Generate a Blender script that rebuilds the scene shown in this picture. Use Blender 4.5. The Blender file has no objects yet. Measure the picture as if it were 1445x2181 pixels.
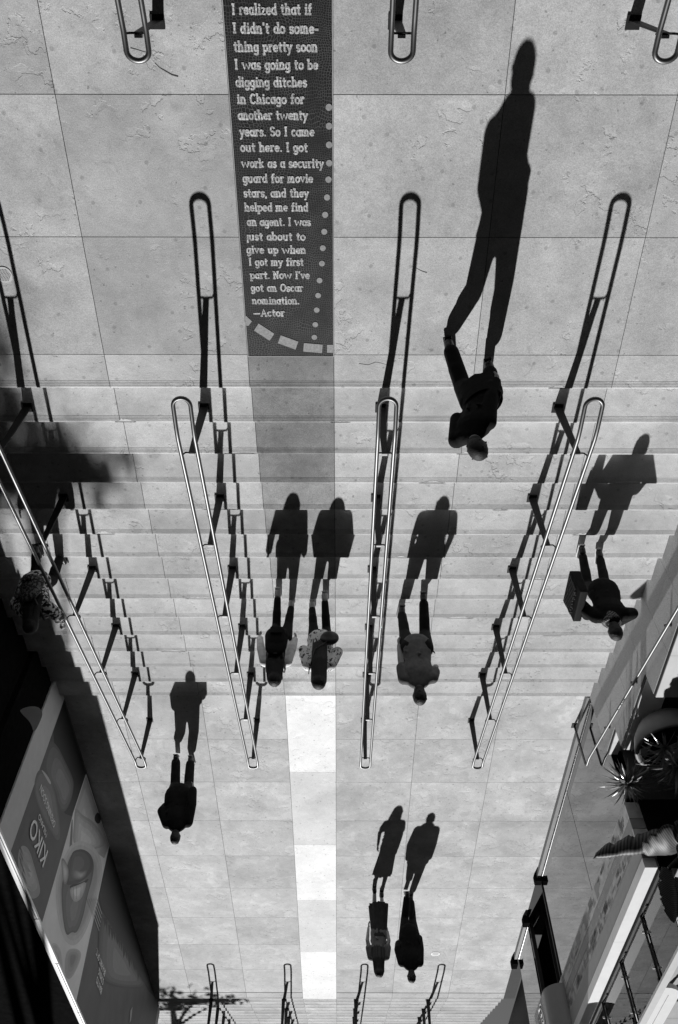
import bpy, bmesh, math, random
from mathutils import Vector, Matrix
random.seed(7)
SC = bpy.context.scene
COL = SC.collection
R = math.radians

# ------------------------------------------------------------------ camera
# world: X to the right of the picture, depth d = -Y away from the viewer, Z up, lower landing at Z = 0
CAM_H = 8.9278
FPX, PITCH, YAW, ROLL = 1717.96, R(53.3641), R(0.0949), R(0.1793)
def cam_axes():
    c, s = math.cos(YAW), math.sin(YAW); cp, sp = math.cos(PITCH), math.sin(PITCH)
    r = Vector((c, -s, 0)); f = Vector((-s*cp, -c*cp, -sp)); dn = Vector((-s*sp, -c*sp, cp))
    cr, sr = math.cos(ROLL), math.sin(ROLL)
    return cr*r - sr*dn, f, sr*r + cr*dn
AX_R, AX_F, AX_D = cam_axes()
cam = bpy.data.cameras.new('camera'); cam.sensor_fit = 'HORIZONTAL'; cam.sensor_width = 36
cam.lens = FPX/1445*36; cam.clip_start = .05; cam.clip_end = 600
co = bpy.data.objects.new('camera', cam); COL.objects.link(co)
m3 = Matrix((AX_R, -AX_D, -AX_F)).transposed()
co.matrix_world = Matrix.Translation((0, 0, CAM_H)) @ m3.to_4x4()
SC.camera = co

# ------------------------------------------------------------------ light
SUN_AZ, SUN_EL = R(7.1), R(31.85)            # sun beyond the stairs, a little to the left
SKY_STRENGTH, SUN_STRENGTH = .05, 4.6
w = bpy.data.worlds.new('World'); SC.world = w; w.use_nodes = True
nt = w.node_tree; bg = nt.nodes['Background']
sky = nt.nodes.new('ShaderNodeTexSky'); sky.sky_type = 'NISHITA'; sky.sun_disc = False
to_sun = Vector((-math.sin(SUN_AZ)*math.cos(SUN_EL), -math.cos(SUN_AZ)*math.cos(SUN_EL), math.sin(SUN_EL)))
sky.sun_elevation = SUN_EL; sky.sun_rotation = math.atan2(to_sun.x, to_sun.y)
sky.air_density = .1; sky.dust_density = 0; sky.ozone_density = 1
bw = nt.nodes.new('ShaderNodeRGBToBW')
nt.links.new(sky.outputs[0], bw.inputs[0]); nt.links.new(bw.outputs[0], bg.inputs[0])
bg.inputs[1].default_value = SKY_STRENGTH
sl = bpy.data.lights.new('sun', 'SUN'); sl.energy = SUN_STRENGTH; sl.angle = R(.5); sl.color = (1, 1, 1)
so = bpy.data.objects.new('sun', sl); COL.objects.link(so)
so.rotation_euler = to_sun.to_track_quat('Z', 'Y').to_euler(); so.location = to_sun*60
vs = SC.view_settings; vs.view_transform = 'Standard'; vs.look = 'None'; vs.exposure = .24; vs.gamma = 1

# ------------------------------------------------------------------ helpers
def W(x, d, z): return Vector((x, -d, z))
def ray(px, py):
    return AX_R*((px-722.5)/FPX) + AX_D*((py-1090.5)/FPX) + AX_F
def gp(px, py, z=0):                         # where a sight line meets the level z -> (x, d)
    v = ray(px, py); t = (z-CAM_H)/v.z
    return v.x*t, -v.y*t
def wallp(px, py, X):                        # where a sight line meets the wall plane x = X -> (d, z)
    v = ray(px, py); t = X/v.x
    return -v.y*t, CAM_H+v.z*t

class MB:
    def __init__(s): s.v = []; s.f = []; s.mi = []; s.mats = []; s.sm = []
    def add(s, vs, fs, mi=0, smooth=False):
        o = len(s.v); s.v += [tuple(a) for a in vs]
        s.f += [tuple(i+o for i in f) for f in fs]; s.mi += [mi]*len(fs); s.sm += [smooth]*len(fs)
    def box(s, x0, x1, d0, d1, z0, z1, mi=0):
        P = [W(x, d, z) for z in (z0, z1) for d in (d0, d1) for x in (x0, x1)]
        s.add(P, [(0, 1, 3, 2), (4, 6, 7, 5), (0, 4, 5, 1), (2, 3, 7, 6), (0, 2, 6, 4), (1, 5, 7, 3)], mi)
    def obox(s, c, ax, ay, az, mi=0):        # centre and three half vectors
        P = [c+ax*i+ay*j+az*k for k in (-1, 1) for j in (-1, 1) for i in (-1, 1)]
        s.add(P, [(0, 1, 3, 2), (4, 6, 7, 5), (0, 4, 5, 1), (2, 3, 7, 6), (0, 2, 6, 4), (1, 5, 7, 3)], mi)
    def prism(s, pts, off, mi=0):            # polygon pts swept by off
        n = len(pts); P = list(pts)+[p+off for p in pts]
        s.add(P, [tuple(range(n)), tuple(range(2*n-1, n-1, -1))]+[(i, (i+1) % n, n+(i+1) % n, n+i) for i in range(n)], mi)
    def tube(s, pts, rad, n=10, closed=False, mi=0):
        pts = [Vector(p) for p in pts]; N = len(pts)
        rads = rad if isinstance(rad, (list, tuple)) else [rad]*N
        up = None; rings = []
        for i in range(N):
            a = pts[(i-1) % N] if (closed or i) else pts[0]; b = pts[(i+1) % N] if (closed or i < N-1) else pts[-1]
            t = (b-a).normalized()
            if up is None:
                up = t.orthogonal().normalized()
            up = (up-t*up.dot(t))
            if up.length < 1e-6: up = t.orthogonal()
            up.normalize(); sd = t.cross(up)
            rings.append([pts[i]+(up*math.cos(6.28319*k/n)+sd*math.sin(6.28319*k/n))*rads[i] for k in range(n)])
        V = [p for r_ in rings for p in r_]; F = []
        for i in range(N if closed else N-1):
            j = (i+1) % N
            if closed and j == 0:            # untwist the seam
                off = min(range(n), key=lambda o: (rings[i][0]-rings[0][o]).length)
            else: off = 0
            F += [(i*n+k, i*n+(k+1) % n, j*n+(k+1+off) % n, j*n+(k+off) % n) for k in range(n)]
        if not closed: F += [tuple(range(n-1, -1, -1)), tuple((N-1)*n+k for k in range(n))]
        s.add(V, F, mi, True)
    def cap(s, p0, p1, r0, r1, sq=1, side=None, n=14, mi=0):   # tapered capsule, squashed across `side`
        p0, p1 = Vector(p0), Vector(p1); t = p1-p0; L = t.length
        t = t.normalized() if L > 1e-6 else Vector((0, 0, 1))
        u = side.copy() if side is not None else t.orthogonal()
        u = u-t*u.dot(t)
        if u.length < 1e-4: u = t.orthogonal()
        u.normalize(); v = t.cross(u); V = []; F = []; m = 4
        prof = [(-r0*math.cos(a), r0*math.sin(a), p0) for a in [math.pi/2*i/m for i in range(m+1)]]
        prof += [(r1*math.sin(a), r1*math.cos(a), p1) for a in [math.pi/2*i/m for i in range(m+1)]]
        for h, q, c in prof:
            q = max(q, 1e-4)
            V += [c+t*h+(u*math.cos(6.28319*k/n)+v*sq*math.sin(6.28319*k/n))*q for k in range(n)]
        K = len(prof)
        for i in range(K-1): F += [(i*n+k, i*n+(k+1) % n, (i+1)*n+(k+1) % n, (i+1)*n+k) for k in range(n)]
        F += [tuple(range(n-1, -1, -1)), tuple((K-1)*n+k for k in range(n))]
        s.add(V, F, mi, True)
    def ell(s, c, ax, ay, az, n=16, m=10, mi=0):
        V = []; F = []; c = Vector(c)
        for i in range(m+1):
            a = math.pi*i/m; q = max(math.sin(a), 1e-3)
            V += [c+az*math.cos(a)+(ax*math.cos(6.28319*k/n)+ay*math.sin(6.28319*k/n))*q for k in range(n)]
        for i in range(m): F += [(i*n+k, i*n+(k+1) % n, (i+1)*n+(k+1) % n, (i+1)*n+k) for k in range(n)]
        F += [tuple(range(n-1, -1, -1)), tuple(m*n+k for k in range(n))]
        s.add(V, F, mi, True)
    def build(s, name, mats, parent=None, recalc=True, bevel=0):
        me = bpy.data.meshes.new(name); me.from_pydata(s.v, [], s.f)
        mats = mats if isinstance(mats, (list, tuple)) else [mats]
        for m in mats: me.materials.append(m)
        me.polygons.foreach_set('material_index', s.mi); me.polygons.foreach_set('use_smooth', s.sm)
        if recalc:
            bm = bmesh.new(); bm.from_mesh(me); bmesh.ops.recalc_face_normals(bm, faces=bm.faces[:])
            if bevel: bmesh.ops.bevel(bm, geom=bm.edges[:], offset=bevel, segments=1, affect='EDGES')
            bm.to_mesh(me); bm.free()
        o = bpy.data.objects.new(name, me); COL.objects.link(o)
        if parent:
            o.parent = parent; o.matrix_parent_inverse = Matrix.Translation(-parent.location)
        return o
    def remeshed(s, name, mat, parent, voxel=.012, smooth=3):
        o = s.build(name+'_raw', mat)
        md = o.modifiers.new('r', 'REMESH'); md.mode = 'VOXEL'; md.voxel_size = voxel; md.use_smooth_shade = True
        sm = o.modifiers.new('s', 'SMOOTH'); sm.factor = .5; sm.iterations = smooth
        dg = bpy.context.evaluated_depsgraph_get(); me = bpy.data.meshes.new_from_object(o.evaluated_get(dg))
        bpy.data.objects.remove(o)
        me.name = name; me.materials.clear(); me.materials.append(mat)
        n = bpy.data.objects.new(name, me); COL.objects.link(n)
        if parent:
            n.parent = parent; n.matrix_parent_inverse = Matrix.Translation(-parent.location)
        return n
def tag(o, label=None, cat=None, group=None, kind=None):
    if label: o['label'] = label
    if cat: o['category'] = cat
    if group: o['group'] = group
    if kind: o['kind'] = kind
    return o
def empty(name, loc, label, cat, group=None):
    o = bpy.data.objects.new(name, None); COL.objects.link(o); o.location = loc; o.empty_display_size = .2
    return tag(o, label, cat, group)
def dup(o, delta, parent=None):
    c = o.copy(); COL.objects.link(c)
    if parent: c.parent = parent; c.matrix_parent_inverse = o.matrix_parent_inverse.copy()
    else: c.location = o.location+delta
    for ch in o.children: dup(ch, delta, c)
    return c

# ------------------------------------------------------------------ materials (a black and white world: all greys)
def g(v): return (v, v, v, 1)
def node(t, ty, **kw):
    n = t.nodes.new(ty)
    for k, v in kw.items():
        if k in n.inputs: n.inputs[k].default_value = v
        else: setattr(n, k, v)
    return n
def mat(name, v, rough=.7, metal=0, var=.12, scale=8, bump=0, bscale=60, spec=.5, coat=0, island=0, anis=None):
    m = bpy.data.materials.new(name); m.use_nodes = True; t = m.node_tree; b = t.nodes['Principled BSDF']
    b.inputs['Roughness'].default_value = rough; b.inputs['Metallic'].default_value = metal
    b.inputs['Specular IOR Level'].default_value = spec; b.inputs['Coat Weight'].default_value = coat
    tc = t.nodes.new('ShaderNodeTexCoord')
    n = node(t, 'ShaderNodeTexNoise', Scale=scale, Detail=6.0, Roughness=.6); t.links.new(tc.outputs['Object'], n.inputs['Vector'])
    r = node(t, 'ShaderNodeMapRange'); r.inputs[1].default_value = .3; r.inputs[2].default_value = .7
    r.inputs[3].default_value = v*(1-var); r.inputs[4].default_value = v*(1+var)
    t.links.new(n.outputs[0], r.inputs[0]); out = r.outputs[0]
    if island:
        gi = t.nodes.new('ShaderNodeNewGeometry'); r2 = node(t, 'ShaderNodeMapRange')
        r2.inputs[3].default_value = 1-island; r2.inputs[4].default_value = 1+island
        t.links.new(gi.outputs['Random Per Island'], r2.inputs[0])
        mu = node(t, 'ShaderNodeMath', operation='MULTIPLY'); t.links.new(out, mu.inputs[0]); t.links.new(r2.outputs[0], mu.inputs[1]); out = mu.outputs[0]
    t.links.new(out, b.inputs['Base Color'])
    if bump:
        n2 = node(t, 'ShaderNodeTexNoise', Scale=bscale, Detail=4.0); t.links.new(tc.outputs['Object'], n2.inputs['Vector'])
        bp = node(t, 'ShaderNodeBump', Strength=bump, Distance=.01); t.links.new(n2.outputs[0], bp.inputs['Height']); t.links.new(bp.outputs[0], b.inputs['Normal'])
    return m
def tc_out(tc): return tc.outputs['Object']
def stone(name, v, island=.07, mott=.14, grain=.16, flake=1.0, patch=0):
    m = bpy.data.materials.new(name); m.use_nodes = True; t = m.node_tree; b = t.nodes['Principled BSDF']; L = t.links.new
    b.inputs['Roughness'].default_value = .8; b.inputs['Specular IOR Level'].default_value = .25
    tc = t.nodes.new('ShaderNodeTexCoord'); gi = t.nodes.new('ShaderNodeNewGeometry')
    # every slab is cut from another place in the rock
    off = node(t, 'ShaderNodeMath', operation='MULTIPLY'); off.inputs[1].default_value = 37.0; L(gi.outputs['Random Per Island'], off.inputs[0])
    vec = node(t, 'ShaderNodeVectorMath', operation='ADD'); L(tc.outputs['Object'], vec.inputs[0]); L(off.outputs[0], vec.inputs[1])
    def noise(sc, det=6, ro=.6, v_=None, dist=0):
        n = node(t, 'ShaderNodeTexNoise', Scale=sc, Detail=float(det), Roughness=ro, Distortion=float(dist)); L(v_ if v_ is not None else vec.outputs[0], n.inputs['Vector']); return n.outputs[0]
    def mr(x, a, b_, c, d):
        r = node(t, 'ShaderNodeMapRange'); r.clamp = True
        for i, q in enumerate((a, b_, c, d)): r.inputs[1+i].default_value = q
        L(x, r.inputs[0]); return r.outputs[0]
    def mul(x, y):
        k = node(t, 'ShaderNodeMath', operation='MULTIPLY'); L(x, k.inputs[0])
        if isinstance(y, float): k.inputs[1].default_value = y
        else: L(y, k.inputs[1])
        return k.outputs[0]
    c = mr(noise(1.6, 5, .6), .32, .68, v*(1-mott), v*(1+mott))
    c = mul(c, mr(noise(9, 8, .7), .3, .7, 1-mott*.6, 1+mott*.6))
    c = mul(c, mr(noise(110, 4, .8), .34, .66, 1-grain*1.35, 1+grain*1.35))
    c = mul(c, mr(gi.outputs['Random Per Island'], 0, 1, 1-island, 1+island))
    # dark pits, gum spots and water stains
    vg = node(t, 'ShaderNodeTexVoronoi', voronoi_dimensions='2D', feature='F1', Scale=2.6, Randomness=1.0); L(tc.outputs['Object'], vg.inputs['Vector'])
    c = mul(c, mr(vg.outputs['Distance'], .035, .055, .74, 1.0))
    c = mul(c, mr(noise(.55, 6, .6, v_=tc_out(tc)), .36, .46, .86, 1.0))
    c = mul(c, mr(noise(5.5, 4, .55, dist=1.5), .62, .70, 1.0, .88))
    c = mul(c, mr(noise(26, 2, .5), .24, .31, .55, 1.0))
    # patches where the face has flaked off
    fl = noise(4.6, 6, .58, dist=.3); zone = mr(noise(1.5, 3), .53, .60, 0.0, 1.0)
    step = mul(mr(fl, .54, .556, 0.0, 1.0), zone)
    fine = noise(22, 8, .72)
    c = mul(c, mr(step, 0, 1, 1.0, 1.06))
    if patch:                                 # worn lighter patches
        p = mr(noise(2.3, 6, .55, dist=.8), .56, .575, 0.0, 1.0)
        c = mul(c, mr(p, 0, 1, 1.0, 1+patch))
    L(c, b.inputs['Base Color'])
    hs = mul(step, -.55*flake); hf = mul(fine, .42*max(flake, .35))
    ad = node(t, 'ShaderNodeMath', operation='ADD'); L(hs, ad.inputs[0]); L(hf, ad.inputs[1])
    bp = node(t, 'ShaderNodeBump', Strength=.8, Distance=.012); L(ad.outputs[0], bp.inputs['Height']); L(bp.outputs[0], b.inputs['Normal'])
    return m
M = {}
M['slab'] = stone('limestone_paving', .425, island=.10, mott=.17, grain=.2, flake=.7)
M['slab_low'] = stone('limestone_paving_worn', .52, island=.10, mott=.16, flake=.7, patch=.10)
M['tread'] = stone('limestone_tread', .49, island=.08, mott=.15, flake=1.0)
M['bed'] = mat('mortar_bed', .035, .95)
M['mosaic_edge'] = mat('mosaic_edging', .45)
M['letters'] = None
M['steel'] = mat('brushed_steel', .15, .46, 1, var=.06, scale=30)
M['dark_steel'] = mat('dark_painted_steel', .018, .6, var=.2, spec=.25)
M['grey_steel'] = mat('grey_steel_clip', .55, .5)
M['granite'] = mat('speckled_granite', .42, .7, var=.5, scale=130, bump=.15, bscale=120, island=.05)
M['cap'] = mat('pale_stone_cap', .62, .7, var=.06, scale=5)
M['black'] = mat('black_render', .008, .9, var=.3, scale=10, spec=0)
M['soil'] = mat('dark_planting_soil', .03, .95, var=.5, scale=60, bump=.6, bscale=40)
M['asphalt'] = mat('asphalt', .05, .9, var=.2, scale=40)
M['char'] = mat('charcoal_wall', .05, .75, var=.25, scale=50, bump=.1)
M['fascia'] = mat('grey_fascia', .3, .6, var=.06)
M['cornice'] = mat('pale_cornice', .72, .55, var=.06, scale=3)
M['tile'] = mat('terrace_tile', .36, .7, var=.12, scale=4, island=.06)
M['bench'] = mat('white_bench', .85, .4, var=.03)

def glass(name, tint=.92, refl=.12, rough=0.0):
    m = bpy.data.materials.new(name); m.use_nodes = True; t = m.node_tree; t.nodes.clear()
    o = t.nodes.new('ShaderNodeOutputMaterial'); a = node(t, 'ShaderNodeBsdfTransparent'); a.inputs[0].default_value = g(tint)
    b = node(t, 'ShaderNodeBsdfGlossy'); b.inputs['Roughness'].default_value = rough; b.inputs[0].default_value = g(.95)
    f = node(t, 'ShaderNodeFresnel', IOR=1.5); mx = t.nodes.new('ShaderNodeMixShader')
    t.links.new(f.outputs[0], mx.inputs[0]); t.links.new(a.outputs[0], mx.inputs[1]); t.links.new(b.outputs[0], mx.inputs[2]); t.links.new(mx.outputs[0], o.inputs[0])
    return m
M['glass'] = glass('clear_glass')
def mirror_glass(name, refl):
    m = bpy.data.materials.new(name); m.use_nodes = True; b = m.node_tree.nodes['Principled BSDF']
    b.inputs['Base Color'].default_value = g(refl); b.inputs['Metallic'].default_value = 1; b.inputs['Roughness'].default_value = .02
    return m
M['shopglass'] = mirror_glass('tinted_reflective_glass', .20)
M['doorglass'] = mat('dark_door_glass', .008, .55, spec=.06)

# mosaic of small tesserae: dark tiles, pale grout
def mosaic(name, tile, grout, scale=42, var=.5, gw=.055):
    m = bpy.data.materials.new(name); m.use_nodes = True; t = m.node_tree; b = t.nodes['Principled BSDF']; L = t.links.new
    b.inputs['Roughness'].default_value = .6; b.inputs['Specular IOR Level'].default_value = .3
    tc = t.nodes.new('ShaderNodeTexCoord')
    nz = node(t, 'ShaderNodeTexNoise', Scale=1.7, Detail=2.0); L(tc.outputs['Object'], nz.inputs['Vector'])
    mp = node(t, 'ShaderNodeMixRGB', blend_type='LINEAR_LIGHT'); mp.inputs[0].default_value = .16; L(tc.outputs['Object'], mp.inputs[1]); L(nz.outputs[1], mp.inputs[2])
    va = node(t, 'ShaderNodeTexVoronoi', voronoi_dimensions='2D', feature='DISTANCE_TO_EDGE', Scale=scale, Randomness=.55)
    vb = node(t, 'ShaderNodeTexVoronoi', voronoi_dimensions='2D', feature='F1', Scale=scale, Randomness=.55)
    for v_ in (va, vb): L(mp.outputs[0], v_.inputs['Vector'])
    sep = node(t, 'ShaderNodeSeparateColor'); L(vb.outputs['Color'], sep.inputs[0])
    r = node(t, 'ShaderNodeMapRange'); r.inputs[3].default_value = tile*(1-var); r.inputs[4].default_value = tile*(1+var); L(sep.outputs[0], r.inputs[0])
    e = node(t, 'ShaderNodeMapRange'); e.inputs[1].default_value = gw*.5; e.inputs[2].default_value = gw*1.6; e.inputs[3].default_value = 1; e.inputs[4].default_value = 0; L(va.outputs['Distance'], e.inputs[0])
    n2 = node(t, 'ShaderNodeTexNoise', Scale=5.0, Detail=3.0); L(tc.outputs['Object'], n2.inputs['Vector'])
    gr = node(t, 'ShaderNodeMapRange'); gr.inputs[1].default_value = .35; gr.inputs[2].default_value = .7; gr.inputs[3].default_value = grout*.45; gr.inputs[4].default_value = grout*1.3; L(n2.outputs[0], gr.inputs[0])
    mx = node(t, 'ShaderNodeMix', data_type='FLOAT'); L(e.outputs[0], mx.inputs[0]); L(r.outputs[0], mx.inputs[2]); L(gr.outputs[0], mx.inputs[3])
    L(mx.outputs[0], b.inputs['Base Color'])
    return m
M['mosaic'] = mosaic('dark_mosaic', .006, .11, scale=50, gw=.05)
M['letters'] = mosaic('pale_letter_mosaic', .50, .10, scale=52, var=.3, gw=.05)

# ------------------------------------------------------------------ the stairs and landings
RISE, TREAD, D0, NSTEP = .113117, .463897, 3.832707, 15
Z_UP = RISE*NSTEP
SHIFT = Vector((0, -(21.85-D0), -Z_UP))      # the next flight down repeats the first
COLS = [-9.2, -7.8, -6.42, -5.06, -3.68, -2.305, -.903, -.06, 1.327, 2.72, 4.12]
STRIP = 6                                    # index of the inlaid strip between -.903 and -.06
GAP = .006
def slab_top(mb, x0, x1, d0, d1, z, th=.012, mi=0):
    mb.box(x0+GAP/2, x1-GAP/2, d0+GAP/2, d1-GAP/2, z-th, z, mi)

def landing(name, z, dstart, rows, mat_):
    mb = MB()
    for i in range(len(COLS)-1):
        if i == STRIP: continue
        ds = [dstart]+rows
        for a, b in zip(ds, ds[1:]): slab_top(mb, COLS[i], COLS[i+1], a, b, z)
    return tag(mb.build(name, mat_), kind='structure')
landing('paving', Z_UP, -3.4, [-2.25, -1.107, .036, 1.179, 2.324, 3.465], M['slab'])
landing('paving', 0, D0+14*TREAD+.012, [11.588+1.2406*k for k in range(9)], M['slab_low'])
bed = MB()
bed.box(-9.2, 4.4, -3.4, D0-.03, Z_UP-.5, Z_UP-.008)
bed.box(-9.2, 4.4, D0+14*TREAD-.005, 21.82, -.5, -.008)
for k in range(1, NSTEP): bed.box(-9.2, 4.12, D0+(k-1)*TREAD-.02, D0+k*TREAD-.03, Z_UP-k*RISE-.45, Z_UP-k*RISE-.008)
tag(bed.build('paving_bed', M['bed']), kind='structure')

def tread_slabs(mb, x0, x1, da, dn, z, mi=0):     # tread with four grooves and a chamfered nosing at dn
    x0 += GAP/2; x1 -= GAP/2; ch = .012; g0 = dn-.085
    prof = [(da, z)]
    for k in range(4):
        c = g0+k*.017; prof += [(c, z), (c+.0012, z-.0035), (c+.004, z-.0035), (c+.005, z)]
    prof += [(dn-ch, z), (dn, z-ch*.9), (dn, z-RISE-.03), (da, z-RISE-.03)]
    pts = [W(x0, d, zz) for d, zz in prof]
    mb.prism(pts, Vector((x1-x0, 0, 0)), mi)
def flight():
    mb = MB()
    for k in range(NSTEP):
        z = Z_UP-k*RISE; dn = D0+k*TREAD; da = dn-TREAD+.006 if k else 3.465+.003
        for i in range(len(COLS)-1):
            if i == STRIP: continue
            tread_slabs(mb, COLS[i], COLS[i+1], da, dn, z)
    return tag(mb.build('stairs', M['tread'], recalc=True), kind='structure')
st = flight()
c = st.copy(); COL.objects.link(c); c.location = SHIFT                       # the flight below
# worn and chipped nosings
rc = random.Random(8); mb = MB()
for k, x in [(1, -2.25), (1, -.0), (2, 1.42), (2, -1.1), (3, 1.05), (4, -1.42), (4, 1.9), (5, -2.9), (6, .75), (7, 2.6), (0, 2.2), (8, -1.9), (9, 1.7), (10, 3.1), (11, -2.5), (12, .6), (3, 3.3), (5, 3.0)]:
    z = Z_UP-k*RISE; dn = D0+k*TREAD; L_ = rc.uniform(.08, .22); n = 12; dep = rc.uniform(.02, .05)
    mb.prism([W(x+L_*(i/n-.5)*2, dn-.003-(dep*(1-(2*i/n-1)**2)*rc.uniform(.5, 1.1)+.002), z-.004) for i in range(n+1)]+[W(x+L_, dn-.013, z-.004), W(x-L_, dn-.013, z-.004)], Vector((0, 0, .0052)))
tag(mb.build('nosing_repair', stone('mortar_repair', .58, island=.1, flake=.6)), kind='structure')
# inlaid strip down the middle
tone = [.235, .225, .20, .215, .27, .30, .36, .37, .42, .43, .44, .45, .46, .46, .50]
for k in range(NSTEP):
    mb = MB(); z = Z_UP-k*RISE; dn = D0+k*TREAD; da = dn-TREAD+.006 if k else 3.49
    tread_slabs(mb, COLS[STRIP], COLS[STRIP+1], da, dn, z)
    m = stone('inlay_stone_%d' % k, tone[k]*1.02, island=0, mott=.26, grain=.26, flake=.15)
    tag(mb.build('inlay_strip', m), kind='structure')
    c = MB(); tread_slabs(c, COLS[STRIP], COLS[STRIP+1], dn-TREAD+.006, dn, z)
    if k == 0: continue
    o = tag(c.build('inlay_strip', M['slab_low']), kind='structure'); o.location = SHIFT
lows = [D0+14*TREAD+.012, 12.528, 14.904, 17.046, 19.374, 21.845]
for k, v in enumerate([.93, .74, .97, .78, .95]):
    mb = MB(); slab_top(mb, COLS[STRIP], COLS[STRIP+1], lows[k], lows[k+1], 0)
    m = stone('inlay_slab_%d' % k, v, island=0, mott=.09, grain=.10, flake=.6 if k == 0 else .25)
    tag(mb.build('inlay_strip', m), kind='structure')
mb = MB(); mb.box(-150, 150, -120, 200, -2.3, -2.05)
tag(mb.build('ground', M['asphalt']), kind='structure')
mb = MB(); mb.box(-9.2, 4.4, 21.85+14.9*TREAD, 60, -1.8, -Z_UP)
tag(mb.build('pavement', M['slab_low']), kind='structure')

# drain covers and cast iron discs
def disc(mb, x, d, z, r, h=.006, n=40, mi=0):
    mb.prism([W(x+r*math.cos(6.28319*k/n), d+r*math.sin(6.28319*k/n), z) for k in range(n)], Vector((0, 0, h)), mi)
dr = empty('drain_cover', W(-3.085, 2.67, Z_UP), 'round perforated metal drain cover lying in the paving at the left edge', 'drain cover')
mb = MB(); disc(mb, -3.085, 2.67, Z_UP, .075); mb.build('rim', M['grey_steel'], dr)
mb = MB()
for i in range(-4, 5):
    for j in range(-5, 6):
        x, d = i*.0145+(.00725 if j % 2 else 0), j*.0125
        if x*x+d*d < .062**2: disc(mb, -3.085+x, 2.67+d, Z_UP+.006, .0045, .001, 8)
mb.build('perforation', M['bed'], dr)
mb = MB(); x, d = gp(928, 2032, 0); disc(mb, x, d, 0, .10, .006)
dr = empty('ground_light', W(x, d, 0), 'round pale in-ground light set in the lower landing', 'ground light')
mb.build('rim', mat('pale_rim', .75, .5), dr)
mb = MB(); disc(mb, x, d, .006, .078, .002); mb.build('lens', mat('frosted_lens', .5, .3), dr)

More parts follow.
